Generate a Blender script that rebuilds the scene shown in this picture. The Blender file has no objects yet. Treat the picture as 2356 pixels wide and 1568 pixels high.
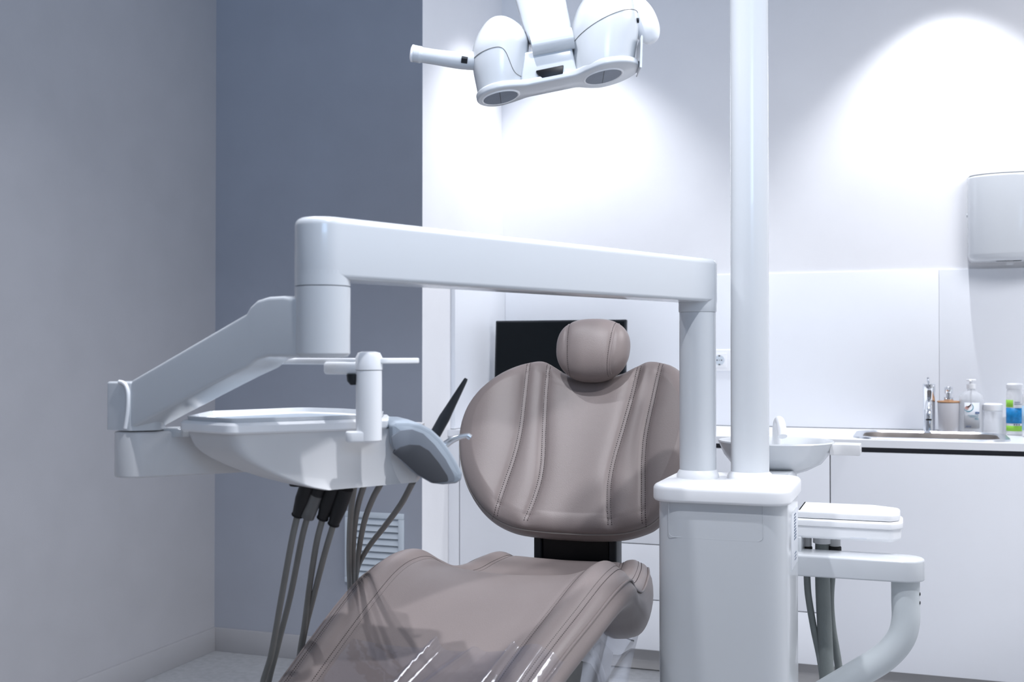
import bpy, bmesh, math, random
from mathutils import Vector, Matrix, Quaternion, noise
random.seed(4)
SC = bpy.context.scene
COL = SC.collection
PI = math.pi

# ------------------------------------------------------------------ camera
YAW = math.radians(19.7); FOC = 2600.0; PIT = math.atan(31 / FOC)
cam_d = bpy.data.cameras.new('camera'); cam = bpy.data.objects.new('camera', cam_d); COL.objects.link(cam)
cam.location = (0, 0, 1.21); cam.rotation_euler = (PI / 2 + PIT, 0, YAW)
cam_d.sensor_width = 36; cam_d.lens = FOC / 2356 * 36; cam_d.clip_start = 0.05
cam_d.dof.use_dof = True; cam_d.dof.focus_distance = 2.6; cam_d.dof.aperture_fstop = 6.0
SC.camera = cam
F0 = Vector((-math.sin(YAW), math.cos(YAW), 0)); RT = Vector((math.cos(YAW), math.sin(YAW), 0)); UP = Vector((0, 0, 1))
FW = F0 * math.cos(PIT) + UP * math.sin(PIT); UC = UP * math.cos(PIT) - F0 * math.sin(PIT)
def at(px, py, Z):                       # a pixel of the photograph turned into a point Z metres away
    d = FW + RT * ((px - 1178) / FOC) + UC * ((784 - py) / FOC)
    return Vector((0, 0, 1.21)) + d * (Z / d.dot(F0))
def zz(px, Z): v = at(px, 800, Z); return Vector((v.x, v.y, 0))

# ------------------------------------------------------------------ light
SC.view_settings.view_transform = 'Standard'; SC.view_settings.look = 'None'
SC.view_settings.gamma = 1; SC.view_settings.use_curve_mapping = False
SC.view_settings.exposure = 0.06
w = bpy.data.worlds.new('world'); SC.world = w; w.use_nodes = True
bg = w.node_tree.nodes['Background']
wt_ = w.node_tree; wtc = wt_.nodes.new('ShaderNodeTexCoord'); wdp = wt_.nodes.new('ShaderNodeVectorMath'); wdp.operation = 'DOT_PRODUCT'
wdp.inputs[1].default_value = (.97, .05, .2); wrp = wt_.nodes.new('ShaderNodeValToRGB')     # the rest of the clinic: brighter on the right
wrp.color_ramp.elements[0].position = .05; wrp.color_ramp.elements[0].color = (.14, .15, .175, 1)
wrp.color_ramp.elements[1].position = .85; wrp.color_ramp.elements[1].color = (.92, .96, 1.04, 1)
wt_.links.new(wtc.outputs['Generated'], wdp.inputs[0]); wt_.links.new(wdp.outputs['Value'], wrp.inputs['Fac']); wt_.links.new(wrp.outputs['Color'], bg.inputs['Color'])
bg.inputs[1].default_value = 0.72

def area(name, loc, rot, sx, sy, power, col=(0.9, 0.94, 1)):
    l = bpy.data.lights.new(name, 'AREA'); l.shape = 'RECTANGLE'; l.size = sx; l.size_y = sy; l.energy = power; l.color = col
    o = bpy.data.objects.new(name, l); o.location = loc; o.rotation_euler = rot; COL.objects.link(o); return o
def spot(name, loc, power, ang, blend=0.25, rad=0.02, tilt=(0, 0, 0), col=(0.93, 0.95, 1)):
    l = bpy.data.lights.new(name, 'SPOT'); l.energy = power; l.spot_size = math.radians(ang); l.spot_blend = blend
    l.shadow_soft_size = rad; l.color = col
    o = bpy.data.objects.new(name, l); o.location = loc; o.rotation_euler = tilt; COL.objects.link(o); return o
CEIL = 3.0
spot('downlight_lamp', (-1.40, 4.44, CEIL - .04), 72, 88, .7)
spot('downlight_lamp', (0.13, 4.50, CEIL - .04), 78, 88, .6)
spot('downlight_lamp', (0.10, 1.00, CEIL - .04), 98, 130, .6, .03)
spot('downlight_lamp', (-0.84, 1.50, CEIL - .04), 88, 120, .6, .03)
spot('downlight_lamp', (-1.55, 2.1, CEIL - .04), 45, 120, .6, .03)
spot('downlight_lamp', (-0.10, 2.0, CEIL - .04), 12, 120, .6, .03)
area('alcove_fill_light', (1.3, 2.9, CEIL - .03), (0, 0, 0), 1.2, 1.2, 60, (.97, .97, 1))  # unseen fill lamp, added to brighten the alcove and cabinet fronts
area('blue_fill_light', (1.2, -1.3, 2.4), (math.radians(103), 0, math.radians(40)), 1.2, .8, 15, (.42, .66, 1)).data.spread = math.radians(75)  # added bluish fill behind the camera, tints the upper left walls

# ------------------------------------------------------------------ materials
def mat(name, col, rough=.5, metal=0., bump=None, spec=.5, coat=0., alpha=None, trans=0., ior=1.45, var=None):
    m = bpy.data.materials.new(name); m.use_nodes = True; nt = m.node_tree
    b = nt.nodes['Principled BSDF']
    b.inputs['Base Color'].default_value = (*col, 1); b.inputs['Roughness'].default_value = rough
    b.inputs['Metallic'].default_value = metal; b.inputs['Specular IOR Level'].default_value = spec
    b.inputs['Coat Weight'].default_value = coat; b.inputs['IOR'].default_value = ior
    b.inputs['Transmission Weight'].default_value = trans
    if alpha is not None: b.inputs['Alpha'].default_value = alpha
    tc = nt.nodes.new('ShaderNodeTexCoord')
    if bump:
        n = nt.nodes.new('ShaderNodeTexNoise'); n.inputs['Scale'].default_value = bump[0]; n.inputs['Detail'].default_value = 4
        nt.links.new(tc.outputs['Object'], n.inputs['Vector'])
        bp = nt.nodes.new('ShaderNodeBump'); bp.inputs['Strength'].default_value = bump[1]; bp.inputs['Distance'].default_value = bump[2]
        nt.links.new(n.outputs['Fac'], bp.inputs['Height']); nt.links.new(bp.outputs['Normal'], b.inputs['Normal'])
    if var:                               # small colour mottling
        n = nt.nodes.new('ShaderNodeTexNoise'); n.inputs['Scale'].default_value = var[0]; n.inputs['Detail'].default_value = 5
        nt.links.new(tc.outputs['Object'], n.inputs['Vector'])
        r = nt.nodes.new('ShaderNodeValToRGB')
        r.color_ramp.elements[0].position = .35; r.color_ramp.elements[1].position = .65
        r.color_ramp.elements[0].color = (*[c * (1 - var[1]) for c in col], 1)
        r.color_ramp.elements[1].color = (*[min(1, c * (1 + var[1])) for c in col], 1)
        nt.links.new(n.outputs['Fac'], r.inputs['Fac']); nt.links.new(r.outputs['Color'], b.inputs['Base Color'])
    return m
M = dict(
    wall_grey=mat('grey_wall_paint', (.405, .405, .43), .75, bump=(220, .12, .002), var=(6, .02)),
    wall_blue=mat('blue_grey_wall_paint', (.35, .37, .425), .75, bump=(220, .12, .002), var=(6, .02)),
    wall_white=mat('white_wall_paint', (.86, .86, .88), .8, bump=(220, .08, .002), var=(5, .01)),
    ceiling=mat('ceiling_paint', (.7, .72, .76), .9, var=(5, .01)),
    floor=mat('floor_vinyl', (.36, .37, .39), .55, bump=(90, .1, .002), var=(40, .08)),
    skirting=mat('skirting_paint', (.40, .40, .42), .5, var=(9, .01)),
    gloss_panel=mat('glossy_splashback', (.84, .86, .90), .32, var=(3, .01)),
    cabinet=mat('cabinet_lacquer', (.80, .815, .855), .45, var=(4, .01)),
    worktop=mat('worktop_laminate', (.84, .85, .88), .3, var=(6, .01)),
    gap=mat('dark_channel', (.05, .05, .06), .6),
    plinth=mat('plinth_laminate', (.47, .46, .46), .55, var=(8, .03)),
    white=mat('white_plastic', (.62, .645, .675), .22, coat=.25, var=(3, .005)),
    white_b=mat('bright_white_plastic', (.90, .91, .93), .3, var=(3, .005)),
    shell=mat('off_white_shell', (.66, .66, .67), .3, coat=.15, var=(3, .01)),
    tube=mat('powder_coated_tube', (.60, .64, .66), .45, var=(6, .01)),
    bracket=mat('grey_blue_soft_plastic', (.34, .39, .45), .5, bump=(400, .08, .001), var=(9, .02)),
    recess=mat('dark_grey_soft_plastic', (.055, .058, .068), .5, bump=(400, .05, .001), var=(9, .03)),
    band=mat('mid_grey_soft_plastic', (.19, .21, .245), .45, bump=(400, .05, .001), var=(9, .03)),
    leather=mat('taupe_leatherette', (.238, .200, .193), .40, bump=(520, .25, .0012), spec=.45, var=(2.5, .05)),
    leather_side=mat('taupe_leatherette_side', (.185, .16, .150), .45, bump=(520, .25, .0012), spec=.4, var=(3, .05)),
    stitch=mat('dark_thread', (.045, .035, .035), .8),
    piping=mat('light_thread', (.30, .27, .25), .6),
    black=mat('black_plastic', (.006, .0065, .008), .4, spec=.3, var=(9, .1)),
    rubber=mat('black_rubber', (.010, .010, .012), .55, var=(9, .1)),
    charcoal=mat('charcoal_plastic', (.020, .023, .028), .4, spec=.35, var=(9, .1)),
    hose=mat('grey_hose', (.20, .20, .19), .5, var=(20, .05)),
    hose_r=mat('ribbed_grey_hose', (.23, .255, .25), .6, bump=(300, .3, .002), var=(20, .05)),
    chrome=mat('chrome', (.80, .82, .85), .08, 1., var=(5, .02)),
    steel=mat('brushed_steel', (.34, .31, .29), .55, 1., bump=(60, .05, .001), var=(7, .08)),
    steel_rim=mat('polished_steel', (.75, .78, .82), .25, 1., var=(7, .02)),
    grille=mat('grille_enamel', (.60, .66, .72), .45, var=(6, .01)),
    lens=mat('lamp_lens', (.15, .18, .23), .35, .0, var=(60, .06)),
    clear=mat('clear_plastic', (.95, .97, 1), .05, trans=1., ior=1.25),
    liquid=mat('clear_gel', (.80, .83, .88), .1, alpha=.45),
    frosted=mat('frosted_plastic', (.88, .90, .94), .2, alpha=.40),
    bamboo=mat('bamboo', (.50, .27, .14), .5, var=(30, .15)),
    ceramic=mat('frosted_white_jar', (.70, .70, .74), .35, var=(5, .01)),
    paper=mat('label_paper', (.72, .75, .80), .5),
    teal=mat('teal_ink', (.01, .29, .40), .5), navy=mat('navy_ink', (.01, .09, .30), .5), red=mat('red_ink', (.6, .05, .07), .5),
    skin=mat('pink_ink', (.62, .38, .34), .5), blue=mat('blue_ink', (.01, .26, .62), .45, var=(60, .2)),
    green=mat('green_ink', (.33, .72, .08), .45), pale=mat('pale_blue_ink', (.42, .62, .80), .5), ink=mat('grey_ink', (.10, .14, .22), .6),
)
# clear film: mostly transparent with glossy reflections
fm = bpy.data.materials.new('clear_film'); fm.use_nodes = True; nt = fm.node_tree; nt.nodes.clear()
o_ = nt.nodes.new('ShaderNodeOutputMaterial'); mx = nt.nodes.new('ShaderNodeMixShader'); tr = nt.nodes.new('ShaderNodeBsdfTransparent')
gl = nt.nodes.new('ShaderNodeBsdfGlossy'); gl.inputs['Roughness'].default_value = .08; gl.inputs['Color'].default_value = (.9, .93, 1, 1)
tr.inputs['Color'].default_value = (.95, .95, .965, 1)
geo = nt.nodes.new('ShaderNodeNewGeometry'); dt = nt.nodes.new('ShaderNodeVectorMath'); dt.operation = 'DOT_PRODUCT'
def mth(op, a, v=None):                  # Schlick reflectance, the same from both sides of the thin sheet
    n = nt.nodes.new('ShaderNodeMath'); n.operation = op; nt.links.new(a, n.inputs[0])
    if v is not None: n.inputs[1].default_value = v
    return n.outputs[0]
nt.links.new(geo.outputs['Incoming'], dt.inputs[0])
ab_ = mth('ABSOLUTE', dt.outputs['Value']); iv_ = mth('MULTIPLY', ab_, -1); iv_ = mth('ADD', iv_, 1); p5_ = mth('POWER', iv_, 4.0)
fac_ = mth('ADD', mth('MULTIPLY', p5_, .90), .07)
tcf = nt.nodes.new('ShaderNodeTexCoord'); nf = nt.nodes.new('ShaderNodeTexNoise'); nf.inputs['Scale'].default_value = 22
bf = nt.nodes.new('ShaderNodeBump'); bf.inputs['Strength'].default_value = .35; bf.inputs['Distance'].default_value = .004
nt.links.new(tcf.outputs['Object'], nf.inputs['Vector']); nt.links.new(nf.outputs['Fac'], bf.inputs['Height'])
nt.links.new(bf.outputs['Normal'], gl.inputs['Normal']); nt.links.new(bf.outputs['Normal'], dt.inputs[1])
nt.links.new(fac_, mx.inputs['Fac']); nt.links.new(tr.outputs[0], mx.inputs[1]); nt.links.new(gl.outputs[0], mx.inputs[2])
nt.links.new(mx.outputs[0], o_.inputs['Surface']); M['film'] = fm

fm2 = fm.copy(); fm2.name = 'smooth_clear_film'
for n_ in fm2.node_tree.nodes:
    if n_.type == 'BUMP': n_.inputs['Strength'].default_value = .03

# ------------------------------------------------------------------ helpers
def origin(o):
    v = Vector((0, 0, 0))
    while o: v = v + Vector(o.location); o = o.parent
    return v
def build(name, bm, m, parent=None, ang=35, loc=None):
    """links bm (world coordinates) as one mesh object; vertices are moved into the frame of its parent"""
    off = origin(parent) if parent else (Vector(loc) if loc else None)
    bmesh.ops.recalc_face_normals(bm, faces=bm.faces[:])
    if off is not None: bmesh.ops.translate(bm, verts=bm.verts[:], vec=-off)
    me = bpy.data.meshes.new(name); bm.to_mesh(me); bm.free()
    me.materials.append(m if not isinstance(m, str) else M[m])
    for p in me.polygons: p.use_smooth = True
    me.set_sharp_from_angle(angle=math.radians(ang))
    o = bpy.data.objects.new(name, me); COL.objects.link(o)
    if parent: o.parent = parent
    elif loc: o.location = loc
    return o
def thing(name, label, cat, loc, group=None):
    o = bpy.data.objects.new(name, None); COL.objects.link(o); o.location = loc; o.empty_display_size = .05
    o['label'] = label; o['category'] = cat
    if group: o['group'] = group
    return o
def tag(o, label, cat, group=None):
    o['label'] = label; o['category'] = cat
    if group: o['group'] = group
    return o
def struct(name, bm, m, ang=30, loc=None, label=None):
    o = build(name, bm, m, None, ang, loc); o['kind'] = 'structure'
    if label: o['label'] = label
    return o
def NB(): return bmesh.new()
def box(bm, x0, x1, y0, y1, z0, z1, bev=0, seg=2):
    vs = [bm.verts.new((x, y, z)) for x in (x0, x1) for y in (y0, y1) for z in (z0, z1)]
    fs = [(0, 1, 3, 2), (4, 6, 7, 5), (0, 4, 5, 1), (2, 3, 7, 6), (0, 2, 6, 4), (1, 5, 7, 3)]
    faces = [bm.faces.new([vs[i] for i in f]) for f in fs]
    if bev:
        es = list({e for f in faces for e in f.edges})
        bmesh.ops.bevel(bm, geom=es, offset=bev, segments=seg, affect='EDGES', profile=.5)
    return bm
def BX(*a, **k): return box(NB(), *a, **k)
def loft(bm, rings, closed=True, cap=True):
    vr = [[bm.verts.new(p) for p in r] for r in rings]
    n = len(vr[0])
    for a, b in zip(vr, vr[1:]):
        for i in range(n if closed else n - 1):
            j = (i + 1) % n
            bm.faces.new((a[i], a[j], b[j], b[i]))
    if cap and closed:
        bm.faces.new(vr[0][::-1]); bm.faces.new(vr[-1])
    return bm
def rounded(pts, r, n=6):
    """polygon with every corner rounded; r a number or a list"""
    out = []; N = len(pts)
    for i in range(N):
        p0, p, p1 = (Vector(pts[i - 1]).to_2d(), Vector(pts[i]).to_2d(), Vector(pts[(i + 1) % N]).to_2d())
        rr = r[i] if isinstance(r, (list, tuple)) else r
        a = (p0 - p); b = (p1 - p); la, lb = a.length, b.length; a.normalize(); b.normalize()
        ang = a.angle(b); d = min(rr / math.tan(ang / 2), la * .49, lb * .49)
        s, e = p + a * d, p + b * d
        for k in range(n + 1):
            t = k / n; q = s * (1 - t) ** 2 + p * 2 * t * (1 - t) + e * t * t
            # pull towards a circular arc
            out.append(q)
    return out
def rrect(x0, x1, y0, y1, r, n=6): return rounded([(x0, y0), (x1, y0), (x1, y1), (x0, y1)], r, n)
def circle(cx, cy, r, n=40): return [Vector((cx + r * math.cos(2 * PI * i / n), cy + r * math.sin(2 * PI * i / n))) for i in range(n)]
def ellipse(cx, cy, a, b, n=48): return [Vector((cx + a * math.cos(2 * PI * i / n), cy + b * math.sin(2 * PI * i / n))) for i in range(n)]
def stadium(a, b, ra, rb=None, n=16):
    a = Vector(a).to_2d(); b = Vector(b).to_2d(); rb = rb or ra; d = b - a; t = math.atan2(d.y, d.x)
    out = [b + Vector((math.cos(t - PI / 2 + PI * i / n), math.sin(t - PI / 2 + PI * i / n))) * rb for i in range(n + 1)]
    out += [a + Vector((math.cos(t + PI / 2 + PI * i / n), math.sin(t + PI / 2 + PI * i / n))) * ra for i in range(n + 1)]
    return out
def area2(p): return sum(p[i - 1].x * p[i].y - p[i].x * p[i - 1].y for i in range(len(p))) / 2
def inset(pts, d):
    s = 1 if area2(pts) > 0 else -1; n = len(pts); out = []
    for i in range(n):
        j = i - 1
        while (pts[i] - pts[j]).length < 1e-7: j -= 1
        k = (i + 1) % n
        while (pts[k] - pts[i]).length < 1e-7: k = (k + 1) % n
        t = ((pts[i] - pts[j]).normalized() + (pts[k] - pts[i]).normalized())
        t.normalize()
        out.append(pts[i] + Vector((-t.y, t.x)) * s * d)
    return out
def prism(bm, pts, z0, z1, b0=0., b1=0., seg=4, mtx=None):
    pts = [Vector(p).to_2d() for p in pts]; prof = []
    if b0:
        for k in range(seg + 1):
            a = PI / 2 * k / seg; prof.append((b0 * (1 - math.sin(a)), z0 + b0 * (1 - math.cos(a))))
    else: prof.append((0, z0))
    if b1:
        for k in range(seg + 1):
            a = PI / 2 * k / seg; prof.append((b1 * (1 - math.cos(a)), z1 - b1 * (1 - math.sin(a))))
    else: prof.append((0, z1))
    rings = []
    for d, z in prof:
        q = inset(pts, d) if d > 1e-6 else pts
        rings.append([Vector((p.x, p.y, z)) for p in q])
    if mtx: rings = [[mtx @ p for p in r] for r in rings]
    return loft(bm, rings)
def PR(*a, **k): return prism(NB(), *a, **k)
def lathe(bm, prof, c, n=40, mtx=None):
    """prof: (radius, z) pairs bottom to top"""
    rings = []
    for r, z in prof:
        rings.append([Vector((max(r, 1e-5) * math.cos(2 * PI * i / n), max(r, 1e-5) * math.sin(2 * PI * i / n), z)) for i in range(n)])
    T = mtx if mtx else Matrix.Translation(Vector(c))
    return loft(bm, [[T @ p for p in r] for r in rings])
def LT(*a, **k): return lathe(NB(), *a, **k)
def smooth_path(pts, n=8):
    pts = [Vector(p) for p in pts]; out = []
    P = [pts[0] * 2 - pts[1]] + pts + [pts[-1] * 2 - pts[-2]]
    for i in range(1, len(P) - 2):
        for k in range(n):
            t = k / n; a, b, c, d = P[i - 1:i + 3]
            out.append(.5 * ((2 * b) + (c - a) * t + (2 * a - 5 * b + 4 * c - d) * t * t + (3 * b - a - 3 * c + d) * t ** 3))
    out.append(pts[-1]); return out
def tube(bm, pts, r, n=14, smooth=8, flat=1., up=None):
    P = smooth_path(pts, smooth) if smooth else [Vector(p) for p in pts]
    N = len(P); rs = r if callable(r) else (lambda t: r)
    t0 = (P[1] - P[0]).normalized(); ref = Vector(up) if up else (Vector((0, 0, 1)) if abs(t0.z) < .9 else Vector((1, 0, 0)))
    u = (ref - t0 * ref.dot(t0)).normalized(); rings = []; tp = t0
    for i, p in enumerate(P):
        t = (P[min(i + 1, N - 1)] - P[max(i - 1, 0)]).normalized()
        q = tp.rotation_difference(t); u = (q @ u); u = (u - t * u.dot(t)).normalized(); tp = t
        v = t.cross(u); rr = rs(i / (N - 1))
        rings.append([p + (u * math.cos(2 * PI * k / n) * flat + v * math.sin(2 * PI * k / n)) * rr for k in range(n)])
    return loft(bm, rings)
def TB(*a, **k): return tube(NB(), *a, **k)
def interp(tab, x):
    if x <= tab[0][0]: return tab[0][1]
    for (a, u), (b, v) in zip(tab, tab[1:]):
        if x <= b:
            t = (x - a) / (b - a); t = t * t * (3 - 2 * t) * .35 + t * .65
            return u + (v - u) * t
    return tab[-1][1]
def spline(tab, x):                      # Catmull-Rom through (x, value) pairs
    X = [a for a, b in tab]; Y = [b for a, b in tab]
    if x <= X[0]: return Y[0]
    if x >= X[-1]: return Y[-1]
    i = max(k for k in range(len(X) - 1) if X[k] <= x); h = X[i + 1] - X[i]; t = (x - X[i]) / h
    m0 = (Y[i + 1] - Y[i - 1]) / (X[i + 1] - X[i - 1]) if i > 0 else (Y[1] - Y[0]) / (X[1] - X[0])
    m1 = (Y[i + 2] - Y[i]) / (X[i + 2] - X[i]) if i + 2 < len(X) else (Y[-1] - Y[-2]) / (X[-1] - X[-2])
    return (2 * t ** 3 - 3 * t * t + 1) * Y[i] + (t ** 3 - 2 * t * t + t) * h * m0 + (-2 * t ** 3 + 3 * t * t) * Y[i + 1] + (t ** 3 - t * t) * h * m1
def text(name, s, size, m, parent, loc, rot=(PI / 2, 0, 0), ext=.0003):
    c = bpy.data.curves.new(name, 'FONT'); c.body = s; c.size = size; c.extrude = ext
    t = bpy.data.objects.new('tmp', c); COL.objects.link(t); bpy.context.view_layer.update()
    me = bpy.data.meshes.new_from_object(t); bpy.data.objects.remove(t)
    me.name = name; me.materials.clear(); me.materials.append(M[m])
    me.transform(Matrix.Translation(Vector(loc) - origin(parent)) @ __import__('mathutils').Euler(rot).to_matrix().to_4x4())
    o = bpy.data.objects.new(name, me); COL.objects.link(o); o.parent = parent; return o

# ------------------------------------------------------------------ the room
XL, YB, XA, YA = -2.716, 3.965, -1.785, 4.85          # left wall, blue-grey wall, alcove side, alcove back
XR, YF = 2.6, -1.4
struct('floor', BX(XL - .1, XR + .6, YF, YA + .1, -.1, 0), 'floor')
cb = NB(); box(cb, XL - .1, XR + .6, YF, YA + .1, CEIL, CEIL + .1); struct('ceiling', cb, 'ceiling')
struct('wall_left', BX(XL - .1, XL, YF, YB + .1, 0, CEIL), 'wall_grey')
struct('wall_back', BX(XL, XA - .001, YB, YA + .1, 0, CEIL), 'wall_blue')
struct('wall_alcove_side', BX(XA - .001, XA, YB + .0005, YA + .1, 0, CEIL), 'wall_white')
struct('wall_alcove_back', BX(XA, XR + .6, YA, YA + .1, 0, CEIL), 'wall_white')
struct('baseboard_left', BX(XL, XL + .013, YF, YB, 0, .094, bev=.002), 'skirting')
struct('baseboard_back', BX(XL + .013, XA, YB - .013, YB, 0, .094, bev=.002), 'skirting')
# glossy splashback panels
SB0, SB1 = .908, 1.55
jx = .085
struct('trim_1', BX(XA + .020, jx - .0003, YA - .012, YA, SB0, SB1, bev=.002), 'gloss_panel', label='glossy white splashback panel behind the monitor and socket')
struct('trim_2', BX(jx + .0003, XR, YA - .012, YA, SB0, SB1, bev=.002), 'gloss_panel', label='glossy white splashback panel behind the tap and bottles')
struct('trim_3', BX(XA, XA + .020, 4.245, YA, SB0, SB1, bev=.002), 'gloss_panel', label='glossy white splashback panel on the alcove side wall')
# recessed ceiling downlights (rings) above the alcove
for i, (x, y, lb) in enumerate([(-1.40, 4.44, 'white recessed ceiling downlight above the monitor corner'), (.13, 4.50, 'white recessed ceiling downlight above the sink'),
                  (-1.55, 2.1, 'white recessed ceiling downlight nearest the grey left wall'),
                  (-.10, 2.0, 'white recessed ceiling downlight above the unit column'),
                  (-.84, 1.50, 'white recessed ceiling downlight centred above the chair legrest'), (.10, 1.00, 'white recessed ceiling downlight in front of the unit column')]):
    tag(build('ceiling_downlight', LT([(.047, -.012), (.055, -.012), (.06, -.004), (.06, 0), (.047, 0), (.047, -.012)], (x, y, CEIL), 32), 'white_b', loc=(x, y, CEIL)), lb, 'ceiling light', 'recessed ceiling downlights')

# ventilation grille on the blue-grey wall
gx0 = at(799, 1240, 1).x; 
def onwall(px, Y):                       # x of a pixel column on the plane y = Y
    d = FW + RT * ((px - 1178) / FOC); return d.x / d.y * Y
gx0, gx1 = onwall(797, YB), onwall(931, YB)
gz1, gz0 = .597, .32
t = thing('ventilation_grille', 'pale louvred ventilation grille low on the blue-grey wall behind the hoses', 'vent', ((gx0 + gx1) / 2, YB, gz0))
b = NB(); fw = .022
box(b, gx0, gx1, YB - .012, YB, gz1 - fw, gz1, bev=.002); box(b, gx0, gx1, YB - .012, YB, gz0, gz0 + fw, bev=.002)
box(b, gx0, gx0 + fw, YB - .012, YB, gz0 + fw, gz1 - fw, bev=.002); box(b, gx1 - fw, gx1, YB - .012, YB, gz0 + fw, gz1 - fw, bev=.002)
build('frame', b, 'grille', t)
b = NB(); nz = 9; hh = (gz1 - gz0 - 2 * fw) / nz
for k in range(nz):
    z = gz0 + fw + k * hh
    pr = [(YB - .011, z + .002), (YB - .009, z + .0005), (YB - .001, z + hh * .80), (YB - .001, z + hh * .92)]
    loft(b, [[Vector((x, y, q)) for y, q in pr] for x in (gx0 + fw, gx1 - fw)])
build('louvre', b, 'grille', t)
build('backing', BX(gx0 + fw, gx1 - fw, YB - .0008, YB - .0002, gz0 + fw, gz1 - fw), 'charcoal', t)

# ------------------------------------------------------------------ cabinets and worktop
CY = 4.22; CT = .906
wt = NB()                                # worktop with a rounded cut-out for the basin
sx0, sx1, sy0, sy1 = -.195, .285, 4.285, 4.66
hole = rrect(sx0, sx1, sy0, sy1, .09, 8)
ox0, ox1, oy0, oy1 = XA + .001, XR, CY - .006, YA - .013
def outer_pt(p):
    c = Vector(((sx0 + sx1) / 2, (sy0 + sy1) / 2)); d = p - c; ks = []
    if d.x > 1e-9: ks.append((ox1 - c.x) / d.x)
    if d.x < -1e-9: ks.append((ox0 - c.x) / d.x)
    if d.y > 1e-9: ks.append((oy1 - c.y) / d.y)
    if d.y < -1e-9: ks.append((oy0 - c.y) / d.y)
    return c + d * min(ks)
cs = [Vector(q) for q in ((ox0, oy0), (ox1, oy0), (ox1, oy1), (ox0, oy1))]
cc = Vector(((sx0 + sx1) / 2, (sy0 + sy1) / 2))
hp = [(q, outer_pt(q)) for q in hole]
for c in cs:                             # corner spokes
    k = min(range(len(hp)), key=lambda i: (hp[i][0] - cc).normalized().dot((c - cc).normalized()) * -1)
    hp[k] = (hp[k][0], c)
rings = [[Vector((q.x, q.y, CT)) for q, o in hp], [Vector((o.x, o.y, CT)) for q, o in hp], [Vector((o.x, o.y, CT - .026)) for q, o in hp], [Vector((q.x, q.y, CT - .026)) for q, o in hp]]
vr = [[wt.verts.new(p) for p in r] for r in rings]
for a_, b_ in ((0, 1), (1, 2), (2, 3), (3, 0)):
    for i in range(len(hp)):
        j = (i + 1) % len(hp); wt.faces.new((vr[a_][i], vr[a_][j], vr[b_][j], vr[b_][i]))
tag(build('worktop', wt, 'worktop', loc=(0, 4.5, CT - .026)), 'long white worktop running along the alcove above the cabinets', 'worktop')
# inset steel basin
t = thing('sink_basin', 'small stainless steel inset sink with rounded corners in the white worktop', 'sink', ((sx0 + sx1) / 2, (sy0 + sy1) / 2, CT))
b = NB(); ro = rrect(sx0 - .028, sx1 + .028, sy0 - .028, sy1 + .026, .11, 8); hi = rrect(sx0 + .004, sx1 - .004, sy0 + .004, sy1 - .004, .09, 8)
def ring3(p, z): return [Vector((q.x, q.y, z)) for q in p]
loft(b, [ring3(ro, CT + .0005), ring3(inset(ro, .002), CT + .006), ring3(inset(hi, -.006), CT + .007), ring3(hi, CT + .001)], cap=False)
build('rim', b, 'steel_rim', t)
b = NB(); loft(b, [ring3(hi, CT + .001), ring3(inset(hi, .006), CT - .02), ring3(inset(hi, .012), CT - .11), ring3(inset(hi, .035), CT - .135), ring3(inset(hi, .06), CT - .138)], cap=False)
b.faces.new([v for v in b.verts if abs(v.co.z - (CT - .138)) < 1e-5][:])
build('bowl', b, 'steel', t, 50)
build('drain', LT([(.02, 0), (.036, 0), (.036, .004), (.03, .005), (.01, .003)], ((sx0 + sx1) / 2, (sy0 + sy1) / 2, CT - .138)), 'chrome', t)

PL, DT = .087, CT - .026 - .017
def cabinet(x0, x1, splits, label, top=CT - .0265):
    t = thing('base_cabinet', label, 'cabinet', ((x0 + x1) / 2, CY, 0), 'base cabinets under the worktop')
    build('body', BX(x0 + .0005, x1 - .0005, CY + .021, YA - .014, PL, top), 'cabinet', t)
    build('recess_strip', BX(x0 + .001, x1 - .001, CY + .0195, CY + .0205, DT - .01, CT - .0265), 'gap', t)
    build('plinth', BX(x0 + .0005, x1 - .0005, CY + .05, CY + .066, .004, PL - .0005), 'plinth', t)
    zs = [PL + .002] + splits + [DT]
    nm = 'drawer_front' if splits else 'door'
    for a, c in zip(zs, zs[1:]):
        build(nm, BX(x0 + .0018, x1 - .0018, CY, CY + .019, a + .0018, c - .0018, bev=.0012), 'cabinet', t)
    build('inner_carcass_edge', BX(x0 + .0006, x1 - .0006, CY + .0196, CY + .0206, PL, DT - .011), 'gap', t)
    return t
xa, xb = -1.736, -1.384
tag(build('filler_panel', BX(XA + .001, xa - .002, CY, CY + .02, PL, CT - .0265, bev=.001), 'cabinet', loc=(XA + .02, CY, PL)), 'narrow white filler strip between alcove side wall and the first cabinet', 'panel')
cabinet(xa, xb, [], 'white base cabinet with a narrow door beside the alcove side wall')
cabinet(xb, -.84, [.28, .49, .70], 'white drawer cabinet seen behind the black chair mount')
cabinet(-.84, -.295, [.278], 'white drawer cabinet seen between the dental unit column and the hoses')
cabinet(-.295, .40, [], 'wide white cabinet with a single door under the sink', .74)
cabinet(.40, 1.1, [], 'white cabinet at the right end, past the sink cabinet')

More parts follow.
